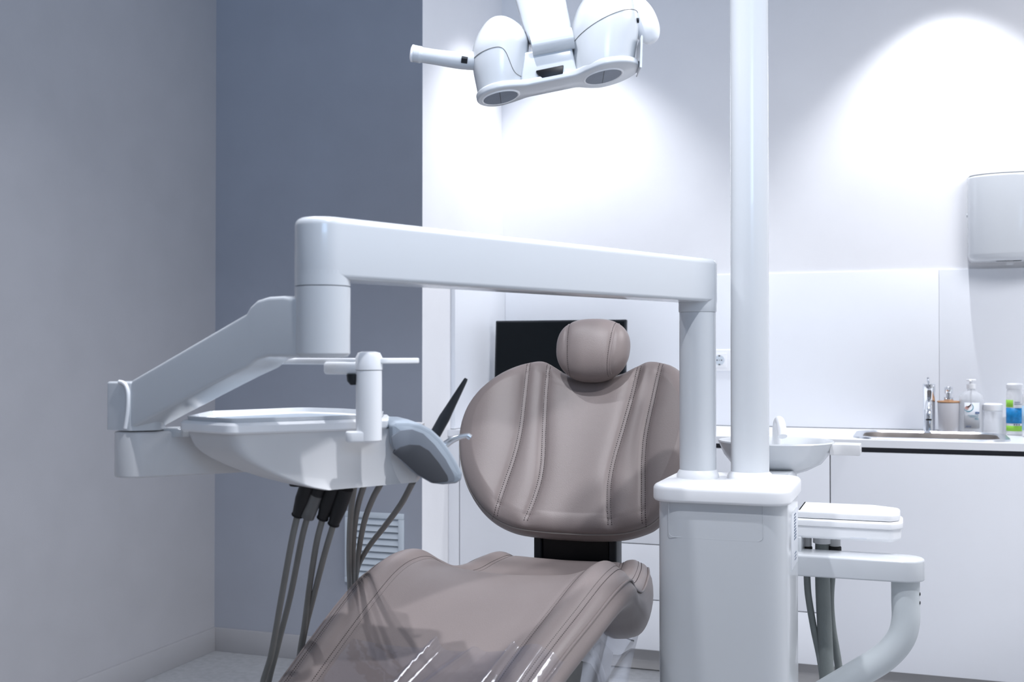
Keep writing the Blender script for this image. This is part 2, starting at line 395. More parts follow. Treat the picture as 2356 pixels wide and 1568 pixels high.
# ------------------------------------------------------------------ things on the worktop
def pt(px, Y): return Vector((onwall(px, Y), Y, CT))
p = pt(1290, 4.66)
t = thing('computer_monitor', 'black flat computer monitor standing on the worktop behind the chair backrest', 'monitor', (p.x, 4.64, CT))
mx0, mx1, mz0, mz1 = onwall(1136, 4.6), onwall(1438, 4.6), 1.015, 1.358
tm = Matrix.Translation(((mx0 + mx1) / 2, 4.6, mz0)) @ Matrix.Rotation(math.radians(-4), 4, 'X')
hw = (mx1 - mx0) / 2
b = NB(); box(b, -hw, hw, 0, .022, 0, mz1 - mz0, bev=.003); b.transform(tm); build('casing', b, 'charcoal', t)
b = NB(); box(b, -hw + .008, hw - .008, -.0008, .0005, .014, mz1 - mz0 - .008); b.transform(tm); build('screen', b, mat('dark_screen', (.003, .005, .007), .5, spec=.2), t)
build('stand_neck', BX((mx0 + mx1) / 2 - .03, (mx0 + mx1) / 2 + .03, 4.635, 4.65, CT + .01, 1.16, bev=.003), 'black', t)
build('stand_foot', PR(rrect((mx0 + mx1) / 2 - .12, (mx0 + mx1) / 2 + .12, 4.55, 4.73, .03), CT + .0005, CT + .012, 0, .003), 'black', t)

# wall socket
sxx = onwall(1657, YA); zs_ = at(1657, 828, 4.93).z
Zs = (Vector((sxx, YA, 0)).dot(F0)); zs_ = 1.21 + (815 - 828) / FOC * Zs
t = thing('wall_socket', 'white wall socket on the splashback between the two white posts', 'socket', (sxx, YA - .012, zs_))
yk = YA - .0121
sm = Matrix.Translation((sxx, yk, zs_)) @ Matrix.Rotation(PI / 2, 4, 'X')
build('cover_plate', PR(rrect(-.042, .125, -.045, .045, .005), 0, .008, 0, .002, mtx=sm), 'white_b', t)
build('socket_face', PR(rrect(-.030, .030, -.030, .030, .004), .008, .010, 0, .001, mtx=sm), 'white_b', t)
b = NB(); prism(b, circle(0, 0, .0215, 32), .0101, .0108, mtx=sm); build('socket_well', b, 'grille', t)
b = NB(); [prism(b, circle(x, 0, r, 12), .0109, .0113, mtx=sm) for x, r in ((-.0095, .0028), (.0095, .0028))]
for s in (-1, 1): prism(b, rrect(-.004, .004, s * .0185 - .002, s * .0185 + .002, .001), .0109, .0115, mtx=sm)
build('contact_hole', b, 'black', t)
b = NB(); prism(b, circle(0, 0, .0022, 12), .0109, .0113, mtx=sm); build('screw', b, 'steel', t)

# mixer tap
p = pt(2137, 4.705)
t = thing('mixer_tap', 'chrome single-lever mixer tap standing behind the sink', 'tap', p)
build('body', LT([(.027, 0), (.028, .004), (.024, .006), (.0225, .009), (.0225, .158), (.0235, .16), (.0235, .188), (.021, .190)], p), 'chrome', t)
build('base_ring', LT([(.030, 0), (.031, .003), (.029, .006), (.0226, .006)], p), 'steel_rim', t)
hd = Vector((-.02, -1, 0)).normalized()
b = TB([p + Vector((0, -.012, .115)), p + hd * .04 + Vector((0, 0, .118)), p + hd * .09 + Vector((0, 0, .108)), p + hd * .12 + Vector((0, 0, .082)), p + hd * .125 + Vector((0, 0, .058))], .0135, 20)
sp_ = build('spout', b, 'chrome', t)
e = p + hd * .125 + Vector((0, 0, .0575)); build('aerator', LT([(.009, -.0035), (.0105, -.003), (.0105, 0), (.009, 0)], e), 'black', sp_)
build('lever', TB([p + Vector((0, -.002, .186)), p + Vector((-.003, -.012, .20)), p + Vector((-.004, -.030, .212))], .0042, 12), 'chrome', t)

# soap dispenser with bamboo lid
p = pt(2182, 4.70)
t = thing('soap_dispenser', 'white jar soap dispenser with bamboo lid and chrome pump right of the tap', 'soap dispenser', p)
build('jar', LT([(.025, 0), (.032, .003), (.0375, .012), (.0405, .11), (.0405, .117), (.036, .118)], p), 'ceramic', t)
build('bamboo_lid', LT([(.040, .1182), (.0425, .119), (.0425, .123), (.040, .1245)], p), 'bamboo', t)
pb = build('pump', LT([(.017, .1247), (.0175, .126), (.0175, .138), (.0165, .139), (.010, .1395), (.010, .152), (.0145, .153), (.0155, .156), (.0155, .176), (.012, .180), (.004, .181)], p), 'chrome', t)
build('nozzle', TB([p + Vector((0, -.012, .171)), p + Vector((-.004, -.03, .171)), p + Vector((-.005, -.036, .165))], .0042, 12), 'chrome', pb)

# hand sanitiser bottle
p = pt(2234, 4.69)
t = thing('sanitizer_bottle', 'clear pump bottle of hand gel with a hand picture label', 'bottle', p)
def oval(a, b_, z, c=p): return [Vector((c.x + q.x, c.y + q.y, c.z + z)) for q in ellipse(0, 0, a, b_, 40)]
b = NB(); loft(b, [oval(.038, .022, 0), oval(.043, .027, .005), oval(.044, .028, .02), oval(.044, .028, .125), oval(.042, .0275, .138), oval(.036, .025, .150), oval(.024, .02, .160), oval(.014, .014, .165), oval(.0135, .0135, .172)])
build('bottle_body', b, 'frosted', t)
b = NB(); loft(b, [oval(.040, .024, .003), oval(.0415, .0255, .02), oval(.0415, .0255, .130)]); build('gel', b, 'liquid', t)
b = NB(); f_ = -.0285; N_ = 14
lab = [[Vector((p.x + .0445 * math.sin(a), p.y - .0288 * math.cos(a), p.z + z)) for a in [(-.62 + 1.3 * i / N_) for i in range(N_ + 1)]] for z in (.022, .120)]
loft(b, lab, closed=False); lb_ = build('label_sheet', b, 'paper', t); bpy.data.objects[lb_.name].modifiers.new('s', 'SOLIDIFY').thickness = .0003
ly = p.y - .0300
def arc(cx, cz, r0, r1, a0, a1, y, n=18):
    b = NB(); v = []
    for i in range(n + 1):
        a = a0 + (a1 - a0) * i / n; wdt = r0 + (r1 - r0) * (1 if r1 > r0 else 0); tt = math.sin(PI * i / n) ** .6
        ro_ = r0 + (r1 - r0) * max(.05, tt)
        v.append((Vector((cx + r0 * math.cos(a), y, cz + r0 * math.sin(a))), Vector((cx + ro_ * math.cos(a), y, cz + ro_ * math.sin(a)))))
    vs = [(b.verts.new(q), b.verts.new(s)) for q, s in v]
    for (q, s), (q2, s2) in zip(vs, vs[1:]): b.faces.new((q, s, s2, q2))
    return b
build('logo_arc', arc(p.x - .012, p.z + .104, .0165, .0195, -2.7, .8, ly), 'teal', t)
b = NB(); cx, cz = p.x - .014, p.z + .104
prism(b, rounded([(cx - .010, cz - .009), (cx + .001, cz - .010), (cx + .006, cz - .001), (cx - .004, cz + .004), (cx - .011, cz - .003)], .003), 0, .0004)
for k in range(4):
    a = .55 + k * .16; ax = cx - .002 + k * .0026; az = cz - .001 + k * .0002
    q0 = Vector((ax, az)); q1 = q0 + Vector((math.cos(a), math.sin(a))) * (.013 - abs(k - 1.5) * .0015)
    prism(b, stadium(q0, q1, .0016, n=6), 0, .0004)
b.transform(Matrix(((1, 0, 0, 0), (0, 0, -1, ly), (0, 1, 0, 0), (0, 0, 0, 1)))); build('hand_print', b, 'skin', t)
build('logo_box', BX(p.x + .013, p.x + .027, ly - .0004, ly + .0008, p.z + .078, p.z + .085), 'navy', t)
text('logo_text', 'aro', .007, 'paper', t, (p.x + .0145, ly - .0007, p.z + .0795))
text('label_text', 'hand disinfection gel', .0046, 'teal', t, (p.x - .014, ly - .0004, p.z + .070))
text('label_text', 'sanitising for hands', .004, 'teal', t, (p.x - .008, ly - .0004, p.z + .065))
text('strength_text', '70%', .009, 'teal', t, (p.x + .010, ly - .0004, p.z + .055))
text('volume_text', '500 ml', .007, 'navy', t, (p.x - .022, ly - .0002, p.z + .026))
pb = build('pump', LT([(.0165, .1725), (.017, .174), (.017, .190), (.015, .191), (.006, .192), (.006, .201), (.017, .203), (.018, .207), (.016, .209)], p), 'white_b', t)
build('nozzle', TB([p + Vector((0, -.010, .206)), p + Vector((-.004, -.03, .205)), p + Vector((-.005, -.036, .200))], .004, 10), 'white_b', pb)
build('dip_tube', TB([p + Vector((0, 0, .172)), p + Vector((0, 0, .09)), p + Vector((.006, 0, .01))], .0025, 8), 'white_b', t)

# clear jar with white lid, and small clear cup behind
p = pt(2284, 4.68)
t = thing('clear_pump_jar', 'squat clear plastic jar with a white lid beside the gel bottle', 'jar', p)
build('jar', LT([(.030, 0), (.036, .004), (.036, .055), (.034, .058), (.034, .088), (.030, .090)], p), 'frosted', t)
build('lid', LT([(.0345, .0905), (.0355, .093), (.0355, .113), (.030, .118), (.01, .119)], p), 'white_b', t)
build('inner_tube', TB([p + Vector((0, 0, .085)), p + Vector((0, 0, .045))], lambda q: .006 - .003 * q, 10, smooth=2), 'white_b', t)
p = pt(2311, 4.74)
tag(build('clear_cup', LT([(.020, 0), (.022, .003), (.024, .062), (.0245, .064), (.022, .064), (.019, .006), (.001, .005)], p), 'frosted', loc=p), 'small clear cup tucked behind the jar and the green label bottle', 'cup')

# spray bottle with green and blue label
p = pt(2334, 4.66)
t = thing('spray_bottle', 'white plastic bottle with blue and lime green label near the right edge', 'bottle', p)
def ov(a, b_, z, c): return [Vector((c.x + q.x, c.y + q.y, c.z + z)) for q in ellipse(0, 0, a, b_, 36)]
b = NB(); loft(b, [ov(.026, .022, 0, p), ov(.030, .026, .004, p), ov(.030, .026, .155, p), ov(.028, .025, .166, p), ov(.0265, .024, .172, p)]); build('bottle_body', b, 'white_b', t)
b = NB(); loft(b, [ov(.0285, .025, .1725, p), ov(.030, .027, .176, p), ov(.030, .027, .190, p), ov(.025, .023, .195, p), ov(.012, .012, .196, p)]); build('cap', b, 'white_b', t)
def wrap(a0, a1, z0, z1, c, ra, rb, n=12):
    b = NB(); loft(b, [[Vector((c.x + ra * math.sin(a0 + (a1 - a0) * i / n), c.y - rb * math.cos(a0 + (a1 - a0) * i / n), c.z + z)) for i in range(n + 1)] for z in (z0, z1)], closed=False); return b
for nm, a0, a1, z0, z1, m_ in (('green_band', -1.5, 1.2, .016, .036, 'green'), ('blue_band', -1.5, 1.2, .045, .103, 'blue'), ('green_tab', -1.5, -.25, .106, .133, 'green')):
    o = build(nm, wrap(a0, a1, z0, z1, p, .0306, .0266), m_, t); o.modifiers.new('s', 'SOLIDIFY').thickness = .0003
for z, ln in ((.124, .020), (.117, .026)): b = NB(); box(b, p.x - .003, p.x - .003 + ln, p.y - .0285, p.y - .0268, p.z + z, p.z + z + .0016); build('printed_line', b, 'ink', t)
for x in (-.006, .002, .010): b = NB(); box(b, p.x + x, p.x + x + .005, p.y - .0282, p.y - .0268, p.z + .0385, p.z + .0425); build('printed_symbol', b, 'ink', t)

# tall white bottle at the right edge
p = pt(2377, 4.57)
t = thing('tall_white_bottle', 'tall white bottle cut by the right edge of the photo, nearest on the worktop', 'bottle', p)
b = NB(); loft(b, [ov(.034, .028, 0, p), ov(.039, .033, .006, p), ov(.039, .033, .135, p), ov(.037, .031, .155, p), ov(.030, .026, .175, p), ov(.0245, .022, .195, p), ov(.023, .021, .22, p)]); build('bottle_body', b, 'white_b', t)
build('cap', LT([(.022, .2205), (.0245, .222), (.0235, .275), (.018, .280), (.004, .281)], p), 'white_b', t)
o = build('side_label', wrap(-1.45, -.75, .025, .115, p, .0397, .0337), 'pale', t); o.modifiers.new('s', 'SOLIDIFY').thickness = .0003

# paper towel dispenser on the wall
dx = onwall(2334, 4.78); hwid = .172
def zat(px, py, Y):
    P = Vector((onwall(px, Y), Y, 0)); return 1.21 + (815 - py) / FOC * P.dot(F0)
dz0, dz1 = zat(2300, 598, 4.72), zat(2330, 392, 4.68)
t = thing('paper_towel_dispenser', 'rounded white paper towel dispenser on the wall above the bottles, cut by the right edge', 'dispenser', (dx, YA, dz0))
out = [Vector((dx - .165, YA)), Vector((dx - .165, YA - .04))]
out += [Vector((dx - .165 * math.cos(a), YA - .05 - .095 * math.sin(a) ** .8)) for a in [PI * (i + .5) / 24 for i in range(24)]]
out += [Vector((dx + .165, YA - .04)), Vector((dx + .165, YA))]
build('cover', PR(out, dz0, dz1, .03, .012, 6), 'white', t)
build('top_lid', PR(inset(out, .004), dz1 + .001, dz1 + .018, 0, .014, 6), 'white_b', t)
b = NB(); tp = Vector((dx - .015, YA - .09, dz0)); box(b, tp.x - .05, tp.x + .04, tp.y - .012, tp.y + .012, dz0 - .0012, dz0 - .0002); build('slot', b, 'charcoal', t)
b = NB(); box(b, tp.x - .013, tp.x + .010, tp.y - .001, tp.y + .001, dz0 - .016, dz0 - .001); build('paper_tip', b, 'white_b', t)
build('lock_button', LT([(.008, 0), (.008, .002), (.006, .003)], None, 20, mtx=Matrix.Translation((dx - .1655, YA - .03, (dz0 + dz1) / 2 + .02)) @ Matrix.Rotation(-PI / 2, 4, 'Y')), 'white', t)

# ------------------------------------------------------------------ dental unit column
BX0, BX1, BY0, BY1, BZ = -.481, -.2305, 2.163, 2.43, .925
t = unit = thing('dental_unit_column', 'tall glossy white dental unit column with a rounded cover plate', 'dental unit', ((BX0 + BX1) / 2, (BY0 + BY1) / 2, 0))
build('column_body', PR(rrect(BX0, BX1, BY0, BY1, .055, 10), 0, BZ, 0, 0), 'white', t)
build('cover_plate', PR(rrect(BX0 - .009, BX1 + .006, BY0 - .012, BY1 + .010, .055, 10), BZ + .0005, BZ + .033, .006, .010, 5), 'white_b', t)
TOP = BZ + .033
# service panel outline pressed in the front face
b = NB(); yf = BY0 - .0004; pa = [(BX0 + .028, BZ)] + [(q.x, q.y) for q in rounded([(BX0 + .028, BZ), (BX0 + .028, .858), (BX1 - .043, .858), (BX1 - .043, BZ)], [.001, .012, .012, .001], 6)[7:21]] + [(BX1 - .043, BZ)]
build('panel_seam', TB([Vector((x, yf + .0008, z)) for x, z in pa], .0006, 6, smooth=0), 'white', t)
# stickers on the right side
b = NB(); box(b, BX1 - .0002, BX1 + .0006, 2.25, 2.375, .79, .90, bev=.0001); st = build('rating_label', b, 'paper', t)
b = NB()
for k in range(9): box(b, BX1 + .0007, BX1 + .001, 2.30, 2.30 + .03 + .012 * random.random(), .893 - k * .006 - .003, .893 - k * .006)
for k in range(3): box(b, BX1 + .0007, BX1 + .001, 2.31, 2.34, .815 - k * .006 - .002, .815 - k * .006)
build('label_print', b, 'ink', st)
# arm post
PP = zz(1605, 2.32); LP = zz(1725, 2.31)
cp = build('arm_post', LT([(.0372, TOP), (.0372, 1.296)], PP * 1, 48), 'white', t)
build('post_collar', LT([(.0372, TOP), (.043, TOP), (.043, TOP + .004), (.0415, TOP + .010), (.038, TOP + .016), (.0372, TOP + .017)], PP, 48), 'white_b', cp)
# cuspidor bowl behind the column
cb_ = Vector((onwall(1800, 2.72), 2.72, 0)); cz0 = .915
SCX = onwall(1785, 2.75)
scx = (onwall(1650, 2.70) + onwall(1918, 2.70)) / 2; sr = (onwall(1918, 2.70) - onwall(1650, 2.70)) / 2
rimz = zat(1850, 1024, 2.62)
prof = [(.02, -.078), (.05, -.074), (sr * .55, -.066), (sr * .78, -.050), (sr * .90, -.030), (sr * .97, -.008), (sr, 0), (sr * .985, .003), (sr * .95, 0), (sr * .86, -.026), (sr * .7, -.048), (.04, -.062), (.012, -.064)]
build('spittoon_bowl', LT(prof, (scx, 2.72, rimz), 56), 'white', t)
build('bowl_bracket', PR(rrect(scx - .06, scx + .05, BY1 - .002, 2.70, .02), .70, rimz - .06, .006, .006), 'white', t)
build('bowl_support', BX(scx - .045, scx + .045, BY1 - .002, 2.76, rimz - .10, rimz - .07, bev=.008), 'white', t)
hx = onwall(1979, 2.70)
build('bowl_handle', BX(scx + sr - .01, hx, 2.69, 2.76, rimz - .026, rimz - .001, bev=.003), 'shell', t)
fx = onwall(1783, 2.66)
build('cup_filler_spout', TB([Vector((fx - .012, 2.80, rimz - .05)), Vector((fx - .012, 2.80, rimz + .02)), Vector((fx - .006, 2.78, rimz + .045)), Vector((fx + .004, 2.74, rimz + .04)), Vector((fx + .010, 2.72, rimz + .012))], .011, 16), 'white_b', t)

# ------------------------------------------------------------------ assistant instrument arm (right)
t = thing('assistant_arm', 'white swing arm on a bent tube with layered instrument holder and grey hoses', 'assistant arm', (onwall(2080, 2.49), 2.49, .1))
ax1 = onwall(2126, 2.495); Zr = Vector((ax1, 2.45, 0)).dot(F0)
az0, az1 = zat(2100, 1340, 2.455), zat(2100, 1289, 2.455)
build('arm_housing', PR(stadium((BX1 - .02, 2.495), (ax1 - .043, 2.495), .043, n=20), az0, az1, .004, .006, 5), 'white', t)
tx = onwall(2081, 2.495); r_ = .0285
pts = [Vector((tx, 2.495, az0 + .002)), Vector((tx, 2.495, .70)), Vector((tx, 2.495, .655)), Vector((tx - .012, 2.495, .615)), Vector((tx - .045, 2.495, .575)), Vector((tx - .10, 2.495, .535)), Vector((tx - .17, 2.495, .485)), Vector((-.27, 2.47, .43)), Vector((-.30, 2.44, .42))]
tb = build('bent_tube', TB(pts, r_, 28, smooth=8), 'tube', t)
b = NB()
for z in (.715, .697): lathe(b, [(.0035, 0), (.0035, .0015), (.001, .002)], None, 12, mtx=Matrix.Translation((tx + r_ - .001, 2.49, z)) @ Matrix.Rotation(PI / 2, 4, 'Y'))
build('grub_screw', b, 'black', tb)
# instrument holder tray above the arm
hx0, hx1 = BX1 - .02, onwall(2076, 2.56)
Hy0, Hy1 = 2.50, 2.66
def zf(py, px=1950, Y=2.50): return zat(px, py, Y)
pl = rounded([(hx0, Hy0), (hx1 - .02, Hy0), (hx1, Hy0 + .03), (hx1, Hy1 - .04), (hx1 - .06, Hy1), (hx0, Hy1)], [.01, .02, .025, .03, .03, .01])
ih = build('instrument_holder', PR(inset(pl, .004), zf(1243), zf(1214), .008, 0, 5), 'white_b', t)
build('middle_shell', PR(pl, zf(1213.4), zf(1197), .002, .005, 4), 'white_b', ih)
build('keypad_cover', PR(inset(pl, .006), zf(1195.5), zf(1178), .002, .006, 4), 'white_b', ih)
build('printed_mark', BX(onwall(1955, 2.50), onwall(1992, 2.50), Hy0 - .0002 + .004, Hy0 + .005, zf(1237.5), zf(1234.5)), 'paper', ih)
build('holder_bracket', BX(hx0 + .004, hx0 + .016, 2.49, 2.57, az1 - .01, zf(1243) + .004, bev=.003), 'white', t)
for px, rr in ((1854, .0115), (1891, .0165), (1919, .0125)):
    Y = 2.585; x = onwall(px, Y); zt = zf(1243) - .0005; zk = zat(px, 1254, Y)
    if px == 1854: P_ = [(x, Y, zk - .03), (x + .002, Y, zk - .09), (x + .006, Y, .66), (x + .016, Y, .60), (x + .030, Y, .53), (x + .040, Y - .01, .45), (x + .045, Y - .02, .35), (x + .02, Y - .02, .28)]; r2 = .0075
    elif px == 1891: P_ = [(x, Y, zk + .006), (x, Y, .70), (x + .004, Y, .6), (x + .008, Y, .5), (x + .008, Y, .40), (x + .0, Y, .28)]; r2 = .0160
    else: P_ = [(x, Y + .008, zk - .03), (x - .008, Y + .020, .72), (x - .012, Y + .03, .66), (x - .008, Y + .035, .6), (x + .004, Y + .04, .52), (x + .014, Y + .04, .42), (x + .015, Y + .03, .3)]; r2 = .0085
    ho = build('suction_hose', TB(P_, r2, 24, smooth=20), 'hose_r', t)
    if px != 1891:
        build('grey_plug', LT([(rr * .95, zk), (rr, zk + .001), (rr, zt - .006), (rr * .7, zt)], (x, Y, 0), 28), 'shell', ho)
        build('black_sleeve', LT([(rr, zk - .036), (rr * 1.13, zk - .035), (rr * 1.13, zk - .002), (rr, zk - .0005)], (x, Y, 0), 28), 'rubber', ho)
    else:
        build('white_collar', LT([(rr * 1.15, zk + .006), (rr * 1.25, zk + .007), (rr * 1.25, zt - .001), (rr, zt)], (x, Y, 0), 28), 'white_b', ho)

# ------------------------------------------------------------------ delivery arm and head
AZ1, AZ0 = 1.405, 1.317
PL_ = zz(742, 1.62); RA = .0395
t = deliv = thing('instrument_delivery_unit', 'white swing arm carrying the tray-topped instrument head above the chair legrest', 'dental delivery unit', PL_ + Vector((0, 0, 1)))
build('upper_arm', PR(stadium(PL_, PP, RA, .0395, 20), AZ0, AZ1, .007, .012, 6), 'white', t)
build('post_knuckle', LT([(.0375, 1.2965), (.0385, 1.298), (.0385, 1.312), (.0395, 1.319), (.0395, 1.33)], PP, 48), 'white', t)
ZS = at(742, 660, 1.62).z
build('arm_knuckle', LT([(RA, ZS + .0012), (RA, AZ0 + .012)], PL_, 48), 'white', t)
ZB = at(742, 822, 1.6).z
build('swivel_housing', LT([(RA * .6, ZB), (RA * .9, ZB + .001), (RA, ZB + .006), (RA, ZS - .0008), (RA - .001, ZS)], PL_, 48), 'white', t)
# sloping spring arm
Kn = zz(322, 1.83)
dirp = (Kn - PL_).normalized(); perp = Vector((-dirp.y, dirp.x, 0)) 
if perp.dot(F0) < 0: perp = -perp
def ringrect(c, w, h, r=.010, up=Vector((0, 0, 1))):
    return [Vector(c) + perp * q.x + up * q.y for q in rrect(-w / 2, w / 2, -h / 2, h / 2, r, 4)]
zl_t, zl_b = at(345, 876, 1.80).z, at(345, 984, 1.80).z
zr_t, zr_b = at(660, 690, 1.60).z, at(660, 822, 1.60).z
A0 = PL_ + dirp * .02; A1 = PL_ + (Kn - PL_) * .91
rings = []
for s in (0, .1, .2, .3, .45, .7, 1):
    c = A0.lerp(A1, s); zt_ = zr_t + (zl_t - zr_t) * s; zb_ = zr_b + (zl_b - zr_b) * s
    rings.append(ringrect(c + Vector((0, 0, (zt_ + zb_) / 2)), .066 - .004 * s, zt_ - zb_, .006))
# upper part: level hump then slope (as in the photograph's side outline)
prof_t = [(742, 690), (690, 680), (655, 682), (630, 690), (615, 704), (606, 720), (560, 747), (480, 794), (400, 841), (345, 873)]
prof_b = [(742, 822), (690, 821), (655, 821), (640, 827), (615, 838), (600, 846), (560, 868), (480, 910), (400, 953), (345, 983)]
rings = []
for (px, ty), (_, by) in zip(prof_t, prof_b):
    s = (742 - px) / (742 - 322); s = s / (s + (1 - s) * 1.83 / 1.62) if 0 < s < 1 else s  # perspective-correct place along the arm
    c = PL_.lerp(Kn, s); Zc = c.dot(F0) - .03
    zt_, zb_ = at(px, ty, Zc).z, at(px, by, Zc).z
    rings.append(ringrect(c + Vector((0, 0, (zt_ + zb_) / 2)), .070, zt_ - zb_, .006))
b = NB(); loft(b, rings); sa = build('spring_arm', b, 'white', t, 30)
# lower knuckle with cheek
kz0, kz1 = at(310, 991, 1.80).z, at(310, 872, 1.80).z
far = dirp * .01
kp = [Kn + dirp * .040 - perp * .036, Kn - dirp * .022 - perp * .036, Kn - dirp * .050, Kn - dirp * .020 + perp * .036, Kn + dirp * .040 + perp * .036]
kpl = rounded([(q.x, q.y) for q in kp], [.010, .012, .02, .012, .010])
kn_ = build('lower_knuckle', PR(kpl, kz0 + .001, kz1 - .004, 0, .004, 4), 'white', t)
ka = [(.004, 1.0), (-.004, .985), (-.012, .93), (-.017, .80), (-.018, .6), (-.016, .35), (-.011, .06)]
build('knuckle_rim', TB([Kn + dirp * d - perp * .0370 + UP * (kz0 + (kz1 - kz0 - .004) * f) for d, f in ka], .0032, 12, smooth=6), 'white_b', kn_)
# horizontal stub under the head
S0 = zz(318, 1.83); S1 = zz(660, 1.96)
sz1, sz0 = at(310, 993, 1.80).z, at(310, 1099, 1.80).z
build('head_support_arm', PR(stadium(S0, S1, .036, n=16), sz0, sz1, .004, .004, 4), 'shell', t)
b = NB(); q0 = zz(372, 1.84); q1 = zz(470, 1.87); prism(b, stadium(q0.lerp(q1, .4), q1, .030, n=14), sz1 - .01, at(440, 985, 1.83).z, 0, .006, 4); build('support_arm_cap', b, 'white', t)

# head body --------------------------------------------------
k = 1.045
def cz(px, Z): v = zz(px, Z * k); return Vector((v.x, v.y))
poly = [cz(530, 1.60), cz(893, 1.725), cz(897, 1.84), cz(800, 1.93), cz(700, 1.98), cz(470, 1.84), cz(412, 1.68)]
RZ1 = at(530, 974, 1.60 * k).z; RZ0 = at(530, 1000, 1.60 * k).z
rim = rounded(poly, [.022, .012, .02, .05, .05, .03, .03], 6)
cen = cz(760, 1.78)
b = NB(); n_ = len(rim)
rin = inset(rim, .020)
loft(b, [ring3(inset(rim, .004), RZ0), ring3(rim, RZ0 + .003), ring3(rim, RZ1 - .004), ring3(inset(rim, .004), RZ1), ring3(inset(rim, .014), RZ1), ring3(rin, RZ1 - .007), ring3(inset(rim, .03), RZ1 - .0075)], cap=True)
build('tray_rim', b, 'white_b', t)
b = NB(); prism(b, inset(rim, .022), RZ1 - .0072, RZ1 - .0035, 0, .001, 2); build('tray_mat', b, 'bracket', t)
b = NB(); loft(b, [ring3(inset(rim, .012), RZ1 - .001), ring3(inset(rim, .010), RZ1 + .006), ring3(inset(rim, .012), RZ1 + .0065), ring3(inset(rim, .015), RZ1 - .001)], cap=False)
build('tray_lip', b, 'white', t)
def scl(p, s, c): return [c + (q - c) * s for q in p]
BZ0 = at(800, 1118, 1.72 * k).z
c2 = cz(960, 1.80)
bpoly = [cz(530, 1.605), cz(893, 1.728), cz(965, 1.755), cz(985, 1.90), cz(800, 1.93), cz(700, 1.975), cz(475, 1.84), cz(425, 1.69)]
base = inset(rounded(bpoly, [.03, .02, .02, .03, .05, .05, .03, .04], 6), .004)
H = RZ0 - BZ0
b = NB(); rr_ = []
for f, s in ((0, 1), (.06, .998), (.18, .985), (.28, .972), (.38, .945), (.48, .905), (.60, .845), (.72, .77), (.84, .68), (.94, .585), (1, .50)):
    sy = 1 - (1 - s) * .55               # the near and far faces lean in less than the left end
    ring = []
    for q in base:
        d = Vector((q.x - c2.x, q.y - c2.y)); a_ = d.x * RT.x + d.y * RT.y; c_ = d.x * F0.x + d.y * F0.y
        v_ = RT * a_ * s + F0 * c_ * sy; ring.append(Vector((c2.x + v_.x, c2.y + v_.y, RZ0 - H * f + .0005)))
    rr_.append(ring)
loft(b, rr_); build('head_body', b, 'shell', t, 50)
bc = [cz(660, 1.74), cz(790, 1.74), cz(800, 1.80), cz(680, 1.80)]
build('base_plate', PR(rounded([(q.x, q.y) for q in bc], .02), BZ0 - .004, BZ0 + .014, .003, 0), 'black', t)
# support handle post
hb = cz(849, 1.655); hz0, hz1 = at(849, 1016, 1.655 * k).z, at(849, 852, 1.655 * k).z; hr = .0198
hp_ = build('handle_post', LT([(hr - .003, hz0), (hr, hz0 + .003), (hr, hz1)], (hb.x, hb.y, 0), 40), 'white_b', t)
ct0, ct1 = at(849, 851, 1.655 * k).z, at(849, 808, 1.655 * k).z
build('handle_cap', LT([(hr, ct0), (hr + .001, ct0 + .001), (hr + .001, ct1 - .010), (hr - .003, ct1 - .002), (hr - .010, ct1)], (hb.x, hb.y, 0), 40), 'white_b', hp_)
fwd_ = Vector((-RT.x, -RT.y))
def flat_bar(px0, px1, Za, Zb, wdt, zt_, zb_, mname, nm, par, bev=.002):
    a_ = cz(px0, Za); c_ = cz(px1, Zb)
    return build(nm, PR(stadium(a_, c_, wdt, n=10), zb_, zt_, bev, bev, 3), mname, par)
flat_bar(880, 944, 1.66, 1.70, .014, at(900, 823, 1.66 * k).z, at(900, 836, 1.66 * k).z, 'white_b', 'handle_lever', hp_)
flat_bar(766, 835, 1.68, 1.66, .014, at(780, 832, 1.66 * k).z, at(780, 861, 1.66 * k).z, 'white_b', 'tray_holder_bracket', hp_, .005)
flat_bar(668, 820, 1.74, 1.67, .016, at(740, 823, 1.7 * k).z, at(740, 838, 1.7 * k).z, 'white_b', 'tray_holder_arm', hp_, .003)
b = NB(); v_ = zz(812, 1.655 * k); lathe(b, [(.004, -.016), (.009, -.010), (.010, 0)], v_ + Vector((0, 0, at(812, 861, 1.655 * k).z)), 20); build('lock_knob', b, 'charcoal', hp_)
ft = cz(812, 1.645); build('handle_foot', PR(stadium(ft, hb, .011, .019, n=10), hz0 + .0005, at(812, 990, 1.655 * k).z, .003, .003, 3), 'white_b', hp_)

# side bracket (instrument rest) : outline in the head's right-hand plane, given real depth
O = at(975, 1040, 1.76 * k)
ex = (RT * math.cos(math.radians(14)) + F0 * math.sin(math.radians(14))).normalized(); ey = Vector((-ex.y, ex.x, 0))
S = 1.76 * k / FOC
def V2(px, py): return ((px - 975) * S / math.cos(math.radians(14)), (1040 - py) * S)
BR = Matrix.Translation(O) @ Matrix(((ex.x, 0, -ey.x, 0), (ex.y, 0, -ey.y, 0), (0, 1, 0, 0), (0, 0, 0, 1)))
outl = [V2(*q) for q in ((893, 972), (905, 964), (935, 965), (962, 972), (985, 985), (1005, 1004), (1024, 1030), (1042, 1060), (1054, 1085), (1052, 1100), (1040, 1108), (1010, 1110), (985, 1106), (950, 1085), (915, 1050), (896, 1015))]
bp = rounded(outl, .008, 4)
b = NB()
rb = [(.0, -.10), (.0, .030), (.003, .036), (.008, .0385)]
loft(b, [[BR @ Vector((q.x, q.y, z)) for q in (inset(bp, d) if d else bp)] for d, z in rb])
brk = build('instrument_rest', b, 'bracket', t)
